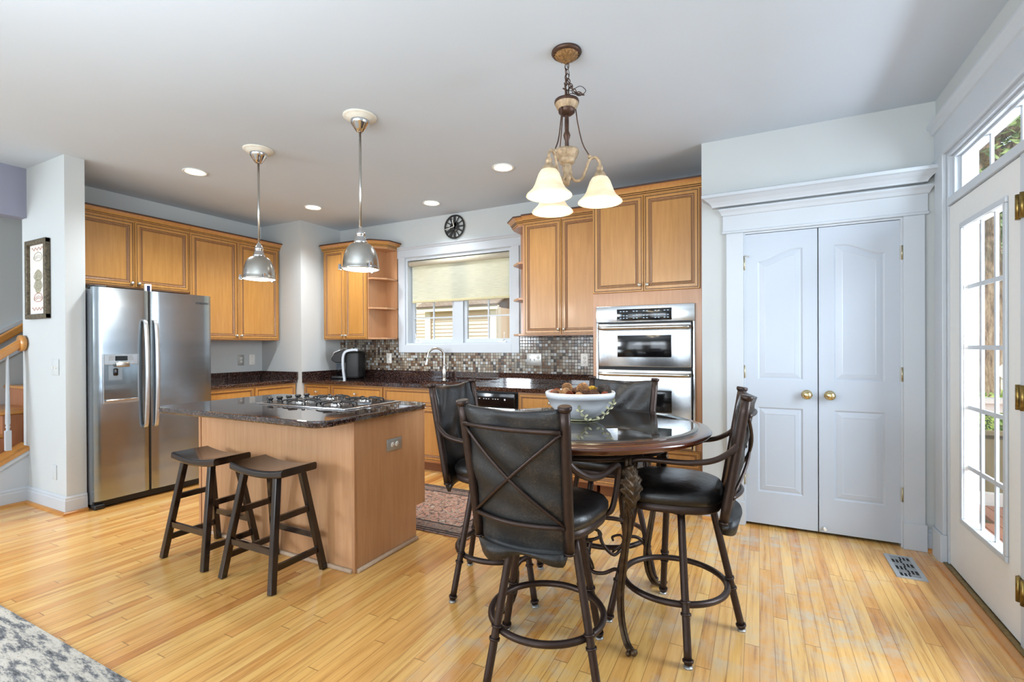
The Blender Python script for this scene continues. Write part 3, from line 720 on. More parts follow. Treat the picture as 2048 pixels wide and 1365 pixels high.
# ------------------------------------------------------------------ island
IX0, IX1, IY0, IY1 = -3.46, -2.013, 2.0, 2.632
isl = thing('kitchen_island', 'maple kitchen island with plain back panel', 'island', (0, 0, 0))
b = MB().box((IX0, IY0, .0), (IX1, IY1 - .09, .22)).box((IX0, IY0, .22), (IX1, IY1, CT - CTH)); b.build('body', 'islandwood', isl)
for p_, q_ in (((IX1 - .016, IY0 - .006, 0), (IX1 + .004, IY0 + .008, CT - CTH)), ((IX0 - .004, IY0 - .006, 0), (IX0 + .02, IY0, CT - CTH)), ((IX1 - .002, IY1 - .018, .22), (IX1 + .004, IY1, CT - CTH))): MB().box(p_, q_).build('corner_trim', 'mapleside', isl, bevel=.002)
b = MB().box((IX1 - .01, IY1, .23), (IX1 - .012, IY1 + .02, CT - CTH))
for (x0, x1) in ((IX0 + .01, -2.98), (-2.975, -2.50), (-2.495, IX1 - .01)):
    dd_ = MB().panel(-x1, -x0, .24, .63, -(IY1 + .02), rings(.9), .019).build('door', DM, isl); dd_.rotation_euler[2] = PI
    dd_ = MB().panel(-x1, -x0, .645, .835, -(IY1 + .02), rings(.62), .019).build('drawer', DM, isl); dd_.rotation_euler[2] = PI
def qround(b, p, q):
    b.tube([p, q], .013, 10)
b = MB(); qround(b, (IX0 + .0, IY0 - .008, .010), (IX1 - .012, IY0 - .008, .010)); qround(b, (IX1 + .008, IY0 + .012, .010), (IX1 + .008, IY1 - .09, .010)); b.build('shoe_moulding', 'bare', isl)
def rounded(x0, y0, x1, y1, r, n=8):
    P = []
    for (cx, cy, a0) in ((x1 - r, y1 - r, 0), (x0 + r, y1 - r, PI/2), (x0 + r, y0 + r, PI), (x1 - r, y0 + r, 1.5*PI)):
        P += [(cx + r * math.cos(a0 + PI/2 * k / n), cy + r * math.sin(a0 + PI/2 * k / n)) for k in range(n + 1)]
    return P
b = MB().prism(rounded(-3.50, 1.725, -1.975, 2.665, .10), CT - CTH, CT); b.build('countertop', 'granite', isl, bevel=.010)
# cooktop
ck = thing('gas_cooktop', 'stainless gas cooktop with black grates set in the island', 'cooktop', (-2.615, 2.365, CT))
MB().rbox((-.415, -.26, -.001), (.415, .26, .007), .006).build('plate', 'steeloven', ck)
MB().box((-.36, -.235, .0085), (.38, .235, .010)).build('well', plain('cooktop_well', '#6f6f70', .18, .9), ck)
MB().box((-.22, -.006, .01), (.38, .006, .02)).build('divider', 'steeloven', ck)
for i in range(5):
    o = MB().lathe([(0, .040), (.015, .040), (.021, .034), (.021, .026), (.014, .020), (.018, .012), (.02, .0085)], (-.345, -.19 + i * .075, 0), 20).build('knob', 'black', ck)
bur = [(-.11, .125), (.21, .125), (-.11, -.125), (.21, -.125)]
for (x, y) in bur:
    o = MB().lathe([(.045, .010), (.045, .018), (.03, .022)], (x, y, 0), 24).build('burner', 'chrome', ck)
    MB().lathe([(.032, .018), (.034, .028), (.028, .032), (0, .033)], (x, y, 0), 24).build('burner_cap', 'castiron', o)
    g = MB()
    for k in range(4):
        a = k * PI / 2 + PI / 4; c_, s_ = math.cos(a), math.sin(a)
        g.tube(spline([(x + c_ * .155, y + s_ * .095, .012), (x + c_ * .14, y + s_ * .09, .026), (x + c_ * .08, y + s_ * .06, .032), (x + c_ * .03, y + s_ * .025, .030)], 4), .0055, 8)
    g.tube([(x - .145, y, .010), (x - .135, y, .028), (x - .05, y, .032)], .005, 8).tube([(x + .05, y, .032), (x + .135, y, .028), (x + .145, y, .010)], .005, 8)
    g.tube([(x, y - .115, .010), (x, y - .105, .028), (x, y - .04, .032)], .005, 8).tube([(x, y + .04, .032), (x, y + .105, .028), (x, y + .115, .010)], .005, 8)
    g.build('grate', 'castiron', ck)

# outlets and switches; local face toward -Y, tall along z
def plate(name, label, loc, rotz, w, h, kinds, mat='plate_grey', roll=0, cat='outlet'):
    t = thing(name, label, cat, loc, rotz); t.rotation_euler[1] = roll
    p = MB().rbox((-w/2, -.006, -h/2), (w/2, .0, h/2), .0025).build('cover_plate', mat, t)
    n = len(kinds)
    for i, kd in enumerate(kinds):
        x = (i - (n - 1) / 2) * .046
        if kd == 'o':
            for z in (.0195, -.0195):
                r = MB().lathe([(0, -.0085), (.0155, -.0085), (.0165, -.0055)], (x, 0, z), 20, axis='y').build('receptacle', 'plastic_white', t)
                MB().box((x - .007, -.0088, z + .000), (x - .005, -.0084, z + .008)).box((x + .005, -.0088, z), (x + .007, -.0084, z + .007)).lathe([(0, -.0088), (.0025, -.0088), (.0025, -.0084)], (x, 0, z - .007), 8, axis='y').build('slot', 'blackmat', r)
        elif kd == 's':
            MB().box((x - .004, -.016, -.012), (x + .004, -.005, .006)).build('toggle', 'plastic_white', t)
        elif kd == 'b':
            MB().lathe([(0, -.008), (.003, -.008), (.003, -.005)], (x, 0, 0), 8, axis='y').lathe([(0, -.008), (.003, -.008), (.003, -.005)], (x, 0, .042), 8, axis='y').lathe([(0, -.008), (.003, -.008), (.003, -.005)], (x, 0, -.042), 8, axis='y').build('screw', 'nickelknob', t)
    return t
plate('wall_outlet', 'grey outlet plate on the wall above the counter by the refrigerator', (XL, 3.627, 1.117), PI/2, .075, .125, ['o'])
plate('phone_jack', 'white blank plate beside the grey outlet', (XL, 3.765, 1.117), PI/2, .075, .125, ['b'], 'plastic_white', cat='wall plate')
plate('island_outlet', 'grey outlet set sideways in the island end panel', (IX1, 2.33, .665), PI/2, .075, .135, ['o'], roll=PI/2)
plate('wall_outlet', 'white outlet in the mosaic near the coffee maker', (-3.946, YB - .008, 1.128), 0, .075, .12, ['o'], 'plastic_white')
plate('switch_outlet', 'wide grey plate with two switches and an outlet', (-2.04, YB - .008, 1.13), 0, .165, .125, ['s', 's', 'o'], cat='switch plate')
plate('wall_outlet', 'white outlet in the mosaic next to the oven cabinet', (-1.505, YB - .008, 1.13), 0, .075, .125, ['o'], 'plastic_white')
plate('light_switch', 'white double light switch below the framed print', (-4.86, YS, 1.12), 0, .115, .125, ['s', 's'], M['wall'], cat='switch')
plate('cable_plate', 'small white cable jack plate low on the wall end', (-4.89, YS, .30), 0, .07, .115, ['b'], M['wall'], cat='wall plate')

# ------------------------------------------------------------------ kitchen window
HEADC = [(0, 0), (.014, 0), (.018, .006), (.018, .014), (.012, .02), (.012, .125), (.02, .13), (.028, .15), (.04, .165), (.04, .175), (0, .175)]
wn = thing('window_1', 'double kitchen window with white frame and casing', 'window', (0, 0, 0)); wn['kind'] = 'structure'
b = MB().box((-3.795, YB - .018, 1.197), (WX0, YB, WZ1 + .01)).box((WX1, YB - .018, 1.197), (-2.205, YB, WZ1 + .01)).box((WX0, YB - .018, 1.197), (WX1, YB, WZ0))
b.build('casing', 'trim', wn, bevel=.002)
b = MB().sweep([(o, 2.305 + z * .74) for o, z in HEADC], [(-3.81, YB + .02), (-3.81, YB), (-2.19, YB), (-2.19, YB + .02)]); b.build('head_trim', 'trim', wn)
b = MB(); f = .035
b.box((WX0, YB, WZ0), (WX0 + .03, YB + .12, WZ1)).box((WX1 - .03, YB, WZ0), (WX1, YB + .12, WZ1)).box((WX0, YB, WZ0), (WX1, YB + .12, WZ0 + .02)).box((WX0, YB, WZ1 - .03), (WX1, YB + .12, WZ1)).box((-3.055, YB + .05, WZ0), (-2.935, YB + .12, WZ1))
b.build('frame', 'trim', wn)
for (a0, a1) in ((WX0 + .03, -3.055), (-2.935, WX1 - .03)):
    s_ = MB(); z0, z1 = WZ0 + .02, WZ1 - .03; y0, y1 = YB + .075, YB + .11
    s_.box((a0, y0, z0), (a0 + .04, y1, z1)).box((a1 - .04, y0, z0), (a1, y1, z1)).box((a0, y0, z0), (a1, y1, z0 + .045)).box((a0, y0, z1 - .045), (a1, y1, z1))
    o = s_.build('sash', 'trim', wn, bevel=.002)
    MB().box((a0 + .04, YB + .092, z0 + .045), (a1 - .04, YB + .096, z1 - .045)).build('pane', 'glass', o)
    b = MB().box(((a0 + a1) / 2 - .008, YB + .086, z0 + .04), ((a0 + a1) / 2 + .008, YB + .102, z1 - .04))
    for z in (1.60, 1.93): b.box((a0 + .03, YB + .086, z - .008), (a1 - .03, YB + .102, z + .008))
    b.build('muntin', 'trim', o)
b = MB()
for x, s_ in ((-3.56, -1), (-2.45, 1)):
    b.rbox((x - .05, YB + .055, WZ0 + .02), (x + .05, YB + .08, WZ0 + .035), .005).tube(spline([(x, YB + .06, WZ0 + .035), (x + s_ * .03, YB + .05, WZ0 + .07), (x + s_ * .035, YB + .05, WZ0 + .13)], 4), .004, 8)
b.build('crank', 'plastic_white', wn)
bl = thing('roller_shade', 'woven roller shade drawn over the upper kitchen window', 'window shade', (0, 0, 0))
MB().lathe([(0, -3.655), (.032, -3.655), (.032, -2.33), (0, -2.33)], (0, YB + .03, 2.235), 18, axis='x').build('roller', plain('shade_roll', '#cdc8b4', .8), bl)
b = MB(); n = 24; z0, z1 = 1.80, 2.235
b.box((-3.635, YB + .046, 1.80), (-2.345, YB + .0475, 2.235)); b.build('fabric', 'blind', bl)
MB().rbox((-3.635, YB + .040, 1.775), (-2.345, YB + .052, 1.805), .005).build('bottom_rail', plain('shade_hem', '#c2bb96', .8), bl)

# ------------------------------------------------------------------ clock
ckk = thing('wall_clock', 'round black skeleton clock above the kitchen window', 'clock', (-2.997, YB - .02, 2.592))
MB().tube([(.125 * math.cos(a), 0, .125 * math.sin(a)) for a in [2*PI*k/48 for k in range(48)]], .009, 8, True).tube([(.055 * math.cos(a), 0, .055 * math.sin(a)) for a in [2*PI*k/32 for k in range(32)]], .006, 6, True).build('rim', 'blackmat', ckk)
b = MB()
for h in range(12):
    a = PI/2 - h * PI / 6; w = {0: .026, 3: .018, 6: .026, 8: .034, 7: .034, 11: .024, 4: .02}.get(h, .012)
    b.beam((.05 * math.cos(a), 0, .05 * math.sin(a)), (.12 * math.cos(a), 0, .12 * math.sin(a)), .006, w * .7, (math.sin(a), 0, -math.cos(a)), w2=.006, d2=w)
b.build('numeral', 'blackmat', ckk)
b = MB()
for cx, cz, r in ((-.018, -.012, .03), (.022, -.008, .024), (.0, .025, .028), (.018, .03, .016), (-.03, .018, .02)):
    b.lathe([(0, -.004), (r, -.004), (r, .004), (0, .004)], (cx, 0, cz), 14, axis='y', smooth=False, flute=14, fdepth=.08)
b.build('gear', 'blackmat', ckk)
b = MB().beam((.0, -.012, 0), (-.118, -.012, -.022), .003, .006, (0, 0, 1)).beam((0, -.012, 0), (-.02, -.012, .075), .003, .009, (1, 0, 0)); b.build('hand', 'white_metal', ckk)

# ------------------------------------------------------------------ pantry doors
pt = thing('trim_1', 'white casing and crown head around the pantry doors', 'trim', (0, 0, 0)); pt['kind'] = 'structure'
b = MB().box((-.205, YP - .02, 0), (PX0, YP, PZ)).box((PX1, YP - .02, .0), (.905, YP, PZ)).box((PX1 - .005, YP - .032, 0), (.912, YP, .165)).box((-.212, YP - .032, 0), (PX0 + .005, YP, .165))
b.box((PX0 - .001, YP - .005, 0), (PX0 + .012, YP + .1, PZ)).box((PX1 - .012, YP - .005, 0), (PX1 + .001, YP + .1, PZ)).box((PX0, YP - .005, PZ - .012), (PX1, YP + .1, PZ))
b.build('casing', 'trim', pt, bevel=.002)
b = MB().sweep([(o, 2.062 + z) for o, z in HEADC], [(-.215, YP + .02), (-.215, YP), (.908, YP), (.908, YP + .02)]); b.build('head_trim', 'trim', pt)
SHP = [(0, 0), (.045, 0), (.05, .012), (.065, .03), (.095, .052), (.11, .058), (.11, .078), (.1, .085), (0, .085)]
b = MB().sweep([(o, 2.25 + z) for o, z in SHP], [(-.25, YP + .001), (-.25, YP - .01), (.895 - .03, YP - .01), (.895 - .03, YP + .001)])
b.build('ledge_shelf', 'trim', pt)
def archpanel(b, x0, x1, z0, z1, y, side=0, arch=0.0, n=10):
    """recessed moulded panel with a raised field; top edge rises towards one side (half of a cathedral arch)"""
    def top(x, ins):
        if not arch: return z1 - ins
        u_ = (x - x0) / (x1 - x0); u_ = u_ if side > 0 else 1 - u_
        return z1 - ins - arch * (1 - (0.5 - .5 * math.cos(PI * min(1, u_ * 1.15))))
    loops = []
    for ins, d in ((0, 0), (.010, .007), (.022, .004), (.045, .0005), (.050, .002)):
        L = [(x0 + ins, y + d, z0 + ins), (x1 - ins, y + d, z0 + ins)]
        for k in range(n + 1):
            x = (x1 - ins) + ((x0 + ins) - (x1 - ins)) * k / n; L.append((x, y + d, top(x, ins)))
        loops.append(L)
    N = len(loops[0]); vs = [p for l in loops for p in l]; fs = []
    for i in range(len(loops) - 1):
        for k in range(N): fs.append((i*N + k, i*N + (k+1) % N, (i+1)*N + (k+1) % N, (i+1)*N + k))
    fs.append([(len(loops) - 1) * N + k for k in range(N)])
    b.add(vs, fs); return loops[0]
def pdoor(name, x0, x1, side, label, hx):
    d = thing(name, label, 'door', (0, 0, 0)); d['kind'] = 'structure'
    y = YP + .002; z0, z1 = .022, 2.045
    b = MB(); px0, px1 = x0 + .085, x1 - .085
    if side > 0: px1 = x1 - .085
    L1 = archpanel(b, px0, px1, .245, .835, y); L2 = archpanel(b, px0, px1, 1.03, 1.925, y, side, .075)
    # face around the two panels
    b.add([(x0, y, z0), (px0, y, z0), (px0, y, z1), (x0, y, z1)], [(0, 1, 2, 3)]); b.add([(px1, y, z0), (x1, y, z0), (x1, y, z1), (px1, y, z1)], [(0, 1, 2, 3)])
    b.add([(px0, y, z0), (px1, y, z0), (px1, y, .245), (px0, y, .245)], [(0, 1, 2, 3)]); b.add([(px0, y, .835), (px1, y, .835), (px1, y, 1.03), (px0, y, 1.03)], [(0, 1, 2, 3)])
    top = L2[2:]
    for i in range(len(top) - 1):
        a, c_ = top[i], top[i+1]; b.add([a, c_, (c_[0], y, z1), (a[0], y, z1)], [(0, 1, 2, 3)])
    b.box((x0, y + .012, z0), (x1, y + .035, z1))
    b.add([(x0, y, z0), (x1, y, z0), (x1, y + .02, z0), (x0, y + .02, z0)], [(0, 1, 2, 3)]); b.add([(x0, y, z1), (x1, y, z1), (x1, y + .02, z1), (x0, y + .02, z1)], [(0, 1, 2, 3)])
    for xx in (x0, x1): b.add([(xx, y, z0), (xx, y + .02, z0), (xx, y + .02, z1), (xx, y, z1)], [(0, 1, 2, 3)])
    b.build('leaf', 'doorwhite', d)
    kx = x1 - .062 if side > 0 else x0 + .062
    MB().lathe([(0, -.062), (.016, -.061), (.027, -.052), (.029, -.042), (.022, -.03), (.011, -.022), (.011, -.01), (.03, -.008), (.033, 0)], (kx, y, .932), 24, axis='y').build('knob', 'brass', d)
    for z in (1.84, 1.08, .33):
        b = MB().tube([(hx, y - .006, z - .045), (hx, y - .006, z + .045)], .0055, 10).box((hx - .010, y - .003, z - .044), (hx + .010, y + .001, z + .044)); b.build('hinge', 'hinge', d)
    return d
dl = pdoor('door_1', PX0 + .004, .349, 1, 'white arched-panel pantry door on the oven side', PX0 + .004)
dr = pdoor('door_2', .355, PX1 - .004, -1, 'white arched-panel pantry door on the patio side', PX1 - .004)
MB().tube([(.352 + .03, YP - .002, .055), (.352 + .035, YP - .03, .05)], .009, 10).build('door_stop', 'white_metal', dr)
for z in (1.89, .36): MB().tube([(PX0 + .0, YP - .005, z), (PX0 + .01, YP - .03, z + .002), (PX0 + .035, YP - .045, z - .004)], .004, 8).build('hinge_stop', 'nickelknob', dl)
MB().box((PX0, YP + .1, 0), (PX1, YP + .11, .03)).build('threshold', 'blackmat', pt)

# ------------------------------------------------------------------ patio doors (face -X)
pf = thing('trim_2', 'white casing and tall crown head around the patio doors', 'trim', (0, 0, 0)); pf['kind'] = 'structure'
b = MB().box((XR - .02, 3.60, .17), (XR, 3.735, 2.36)).box((XR - .032, 3.592, 0), (XR, 3.742, .17)).box((XR - .02, 1.70, .17), (XR, 1.84, 2.36)).box((XR - .032, 1.69, 0), (XR, 1.85, .17))
b.build('casing', 'trim', pf, bevel=.003)
HC2 = [(o * 1.15, 2.355 + z * 1.36) for o, z in HEADC]
b = MB().sweep(HC2, [(XR + .02, 3.75), (XR, 3.75), (XR, 1.68), (XR + .02, 1.68)]); b.build('head_trim', 'trim', pf)
b = MB().box((XR + .0, 3.575, 0), (XR + .12, 3.6, 2.36)).box((XR, 1.84, 0), (XR + .12, 1.865, 2.36)).box((XR, 1.865, 2.335), (XR + .12, 3.575, 2.36)).box((XR - .008, 1.865, 2.05), (XR + .12, 3.575, 2.095)).box((XR + .002, 2.695, 0), (XR + .12, 2.735, 2.05))
b.build('jamb', 'trim', pf, bevel=.002)
b = MB()
for k_, (o_, w_) in enumerate(((.02, .03), (.045, .05))):
    b.box((XR + o_, 3.575 - w_, 2.095), (XR + .1, 3.575, 2.335)).box((XR + o_, 1.865, 2.335 - w_ * .5), (XR + .1, 3.575, 2.335)).box((XR + o_, 1.865, 2.095), (XR + .1, 3.575, 2.095 + w_ * .4)).box((XR + o_, 1.865, 2.095), (XR + .1, 1.865 + w_, 2.335))
o = b.build('transom_frame', 'trim', pf, bevel=.002)
MB().box((XR + .07, 1.9, 2.11), (XR + .074, 3.54, 2.315)).build('pane', 'glass', o)
b = MB()
for y in (3.22, 2.90, 2.58, 2.26): b.box((XR + .066, y - .010, 2.11), (XR + .078, y + .010, 2.315))
b.build('muntin', 'trim', o)
MB().box((XR - .02, 1.84, 0), (XR + .15, 3.6, .018)).build('sill', 'oldbrass', pf)
MB().box((XR - .055, 1.84, 0), (XR - .02, 3.6, .012)).build('threshold', 'oakrail', pf)
def patio(name, y0, y1, hy, label):
    d = thing(name, label, 'door', (0, 0, 0)); d['kind'] = 'structure'
    xa, xb = XR + .006, XR + .05; g0, g1, h0, h1 = y0 + .155, y1 - .205 if hy == y0 else y1 - .155, .34, 1.885
    if hy == y0: g0, g1 = y0 + .14, y1 - .21
    else: g0, g1 = y0 + .21, y1 - .14
    b = MB().box((xa, y0, .022), (xb, g0, 2.045)).box((xa, g1, .022), (xb, y1, 2.045)).box((xa, g0, .022), (xb, g1, h0)).box((xa, g0, h1), (xb, g1, 2.045))
    lf = b.build('leaf', plain('grey_white_door', '#dcdedc', .4, vary=.01), d)
    b = MB(); w = .028
    for (a, c_) in (((g0 - w, h0 - w), (g1 + w, h0)), ((g0 - w, h1), (g1 + w, h1 + w)), ((g0 - w, h0), (g0, h1)), ((g1, h0), (g1 + w, h1))):
        b.box((xa - .012, a[0], a[1]), (xa, c_[0], c_[1]))
    b.build('glazing_bead', 'trim', lf, bevel=.004)
    MB().box((xa + .02, g0, h0), (xa + .024, g1, h1)).build('pane', 'glass', lf)
    b = MB(); gw = (g1 - g0)
    for k in (1, 2): b.box((xa + .017, g0 + gw * k / 3 - .010, h0), (xa + .029, g0 + gw * k / 3 + .010, h1))
    for z in (1.57, 1.251, .934, .617): b.box((xa + .0175, g0, z - .011), (xa + .0285, g1, z + .011))
    b.build('muntin', 'trim', lf)
    for z in (1.834, 1.047, .251):
        MB().tube([(xa - .010, hy, z - .052), (xa - .010, hy, z + .052)], .009, 10).box((xa - .004, hy - .022, z - .05), (xa, hy + .022, z + .05)).build('hinge', 'oldbrass', d)
    return d
patio('door_3', 2.735, 3.572, 2.735, 'glazed white patio door nearest the pantry corner')
patio('door_4', 1.868, 2.695, 2.695, 'second glazed white patio door past the hinges')

# ------------------------------------------------------------------ rear windows (behind the camera)
for i, (a0, a1, z0) in enumerate(((-6.25, -5.55, 1.3), (-4.35, -2.45, .45), (-1.4, .3, .45))):
    w = thing('window_%d' % (i + 2), ['small stair window', 'tall rear window facing the island', 'tall rear window facing the table'][i], 'window', (0, 0, 0)); w['kind'] = 'structure'
    b = MB()
    b.box((a0, REAR - .09, z0), (a0 + .05, REAR - .02, 2.5)).box((a1 - .05, REAR - .09, z0), (a1, REAR - .02, 2.5)).box((a0, REAR - .09, z0), (a1, REAR - .02, z0 + .05)).box((a0, REAR - .09, 2.45), (a1, REAR - .02, 2.5))
    if a1 - a0 > 1: b.box(((a0 + a1)/2 - .04, REAR - .09, z0), ((a0 + a1)/2 + .04, REAR - .02, 2.5)).box((a0, REAR - .08, 1.45), (a1, REAR - .04, 1.49))
    b.build('frame', 'trim', w)
    MB().box((a0 + .05, REAR - .06, z0 + .05), (a1 - .05, REAR - .056, 2.45)).build('pane', 'glass', w)

# ------------------------------------------------------------------ framed print
pc = thing('framed_print', 'narrow framed print of four shells hanging on the wall end', 'picture', (-5.12, YS, 1.818))
b = MB(); W2, H2 = .185, .315
for (x0, z0, x1, z1) in ((-W2, -H2, -W2 + .038, H2), (W2 - .038, -H2, W2, H2), (-W2, -H2, W2, -H2 + .038), (-W2, H2 - .038, W2, H2)): b.rbox((x0, -.035, z0), (x1, -.002, z1), .004)
b.build('frame', plain('mottled_dark_frame', '#5d5443', .5, .2, vary=.6, scale=55), pc)
MB().box((-W2 + .036, -.012, -H2 + .036), (W2 - .036, -.004, H2 - .036)).build('mat_board', plain('print_paper', '#d9d4cd', .8), pc)
ink = plain('olive_ink', '#9a9682', .8, vary=.4, scale=90); ink2 = plain('rust_ink', '#a2674f', .8)
for (z, kind) in ((.17, 0), (.02, 1), (-.055, 1), (-.155, 2)):
    b = MB(); a_, h_ = .075, .036
    b.tube([(a_ * math.cos(t_), -.0125, z + h_ * (math.sin(t_) * (1.3 if math.sin(t_) > 0 else .6)) * (1 + .08 * math.sin(9 * t_))) for t_ in [2*PI*k/40 for k in range(40)]], .0022, 5, True)
    for q_ in (-.5, 0, .5): b.tube([(-a_ * .9, -.0125, z + q_ * .02), (0, -.0125, z + .015 + q_ * .02), (a_ * .9, -.0125, z + q_ * .02)], .0014, 5)
    if kind == 1: b.lathe([(0, -.0128), (.06, -.0125)], (0, 0, z), 20, axis='y')
    b.build('shell_drawing', ink2 if kind == 2 else ink, pc)
b = MB()
for z in (.245, -.235): b.tube([(x_ * .01, -.0125, z + .012 * math.sin(x_ * 1.1)) for x_ in range(-11, 12)], .002, 5)
b.build('scroll_border', ink2, pc)

# ------------------------------------------------------------------ pendants
def pendant(x, y, label, zb):
    p = thing('pendant_light', label, 'pendant light', (x, y, 0), group='island pendants')
    MB().lathe([(0, CEIL - .001), (.105, CEIL - .001), (.105, CEIL - .006), (.098, CEIL - .012), (.085, CEIL - .012), (.082, CEIL - .02), (.066, CEIL - .022), (.062, CEIL - .028), (0, CEIL - .028)], n=40).build('ceiling_medallion', 'medallion', p)
    MB().lathe([(.058, CEIL - .026), (.058, CEIL - .05), (.052, CEIL - .054), (.046, CEIL - .068), (.042, CEIL - .070), (.036, CEIL - .084), (.032, CEIL - .086), (.024, CEIL - .10), (.012, CEIL - .104), (0, CEIL - .104)], n=32).build('canopy', 'chrome', p)
    MB().tube([(0, 0, CEIL - .1), (0, 0, zb + .25)], .0075, 12).build('rod', 'nickel', p)
    MB().lathe([(.008, zb + .27), (.016, zb + .258), (.024, zb + .24), (.030, zb + .235), (.030, zb + .215), (.026, zb + .212), (.032, zb + .205), (.034, zb + .185), (.042, zb + .18), (.042, zb + .168), (.034, zb + .164)], n=28).build('socket_cup', 'chrome', p)
    prof = [(.034, zb + .168)]
    for k in range(1, 13):
        a = k / 12 * PI / 2; prof.append((.034 + (.112 - .034) * math.sin(a) ** .9, zb + .012 + .155 * math.cos(a) ** 1.05))
    prof += [(.117, zb + .004), (.115, zb - .004), (.110, zb - .002), (.11, zb + .01)]
    prof += [(r * .93, z - .006) for r, z in prof[8:0:-1]]
    MB().lathe(prof, n=48).build('dome_shade', 'nickel', p)
    MB().lathe([(.0, zb - .001), (.06, zb - .0035), (.109, zb - .001)], n=40).build('diffuser', 'lamp', p)
    for a in (math.radians(100), math.radians(220), math.radians(340)):
        c_, s_ = math.cos(a), math.sin(a)
        MB().beam((c_ * .11, s_ * .11, zb + .012), (c_ * .138, s_ * .138, zb + .006), .010, .006).beam((c_ * .128, s_ * .128, zb - .004), (c_ * .128, s_ * .128, zb + .03), .012, .012).lathe([(0, zb - .008), (.011, zb - .008), (.011, zb - .001), (0, zb - .001)], (c_ * .128, s_ * .128, 0), 12).build('clamp', 'chrome', p)
    l_ = light('pendant_bulb', 'POINT', (x, y, zb - .06), (0, 0, 0), 9, (1, .93, .82)); l_.data.shadow_soft_size = .08
    return p
pendant(-3.325, 2.36, 'brushed nickel dome pendant nearer the refrigerator', 1.778)
pendant(-2.27, 2.32, 'brushed nickel dome pendant hanging in front of the coffee maker corner', 1.765)

# ------------------------------------------------------------------ recessed lights
for (x, y, lb) in ((-4.21, 2.41, 'recessed ceiling light in front of the refrigerator'), (-4.19, 3.60, 'recessed ceiling light near the corner column'), (-2.993, 4.057, 'recessed ceiling light above the kitchen sink'), (-1.876, 3.525, 'recessed ceiling light in front of the oven side cabinets')):
    c = thing('recessed_light', lb, 'ceiling light', (x, y, CEIL), group='recessed ceiling lights')
    MB().lathe([(.085, -.0005), (.092, -.004), (.088, -.008), (.074, -.006), (.072, -.001)], n=36).build('trim_ring', 'white_metal', c)
    MB().lathe([(0, -.0015), (.05, -.0015), (.074, -.003)], n=32).build('lamp', 'canlamp', c)
    l_ = light('recessed_spot', 'SPOT', (x, y, CEIL - .03), (0, 0, 0), 26 if x > -2 else (34 if y > 4 else 88), (.94, .97, 1)); l_.data.spot_size = 2.4; l_.data.spot_blend = .8; l_.data.shadow_soft_size = .07

# ------------------------------------------------------------------ chandelier
CX, CY = -.855, 2.29
ch = thing('chandelier', 'bronze three-light chandelier with frosted bell shades over the table', 'chandelier', (CX, CY, 0))
MB().lathe([(0, CEIL - .001), (.074, CEIL - .001), (.076, CEIL - .008), (.070, CEIL - .016), (.062, CEIL - .02)], n=40).lathe([(.06, CEIL - .018), (.045, CEIL - .034), (.03, CEIL - .042), (.02, CEIL - .046), (.012, CEIL - .058), (0, CEIL - .06)], n=60, flute=20, fdepth=.07, mi=1).build('canopy', ['chandmetal', 'chandfluted'], ch)
def link(c_, d, up, L=.034, w=.010, r=.0022):
    d = Vector(d).normalized(); up = Vector(up); s2 = d.cross(up).normalized(); c_ = Vector(c_)
    P = []
    for k in range(16):
        a = 2 * PI * k / 16; P.append(c_ + d * (math.cos(a) * L / 2) + s2 * (math.sin(a) * w))
    return P
b = MB(); p0 = Vector((0, 0, CEIL - .06)); 
for i in range(7):
    z = CEIL - .075 - i * .026; b.tube(link((.002 * (-1) ** i, 0, z), (0, 0, 1), (1, 0, 0) if i % 2 else (0, 1, 0)), .0024, 6, True)
cat_ = spline([(.0, .0, CEIL - .13), (.018, 0, CEIL - .17), (.045, .0, CEIL - .215), (.085, 0, CEIL - .235)], 3)
for i in range(0, len(cat_) - 1): 
    d = cat_[min(i + 1, len(cat_) - 1)] - cat_[i]; b.tube(link(cat_[i] + d * .5, d, (0, 1, .2) if i % 2 else (1, 0, 1), .03, .009), .0022, 6, True)
b.build('chain', 'chandmetal', ch)
MB().tube(spline([(.0, .004, CEIL - .06), (.012, .006, CEIL - .12), (-.012, .004, CEIL - .17), (.02, .0, CEIL - .2), (.07, .0, CEIL - .19), (.10, .0, CEIL - .22), (.07, 0, CEIL - .235), (.02, 0, CEIL - .215), (.0, 0, CEIL - .25)], 6), .0018, 6).build('cord', 'blackmat', ch)
b = MB()
for k in range(3):
    a = 2 * PI * k / 3 + .5; c_, s_ = math.cos(a), math.sin(a)
    b.tube(spline([(c_ * .022, s_ * .022, 2.50), (c_ * .01, s_ * .01, 2.535), (c_ * .012, s_ * .012, 2.56), (c_ * .03, s_ * .03, 2.575)], 4), [.004] * 12 + [.003], 6)
b.build('crown_loop', 'chandmetal', ch)
def disc(z, r, mats, nm):
    MB().lathe([(0, z + .012), (r * .5, z + .01), (r * .97, z + .014), (r, z + .006), (r * .97, z - .002)], n=48, mi=0).lathe([(r * .95, z), (r * .8, z - .022), (r * .66, z - .032)], n=72, flute=24, fdepth=.03, mi=1).lathe([(r * .68, z - .03), (r * .66, z - .045), (r * .45, z - .056), (r * .2, z - .06), (0, z - .062)], n=36, mi=0).build(nm, mats, ch)
disc(2.485, .062, ['chandmetal', 'chandcream'], 'upper_bobeche')
disc(2.235, .060, ['chandcream', 'chandcream'], 'lower_bobeche')
MB().lathe([(.009, 2.44), (.011, 2.40), (.0105, 2.345), (.014, 2.338), (.018, 2.325), (.014, 2.31), (.010, 2.30), (.0105, 2.24)], n=20).build('stem', 'chandmetal', ch)
MB().lathe([(.022, 2.18), (.025, 2.16), (.018, 2.13), (.022, 2.12), (.024, 2.105), (.015, 2.09), (.012, 2.075), (0, 2.07)], n=24).build('hub', 'chandcream', ch)
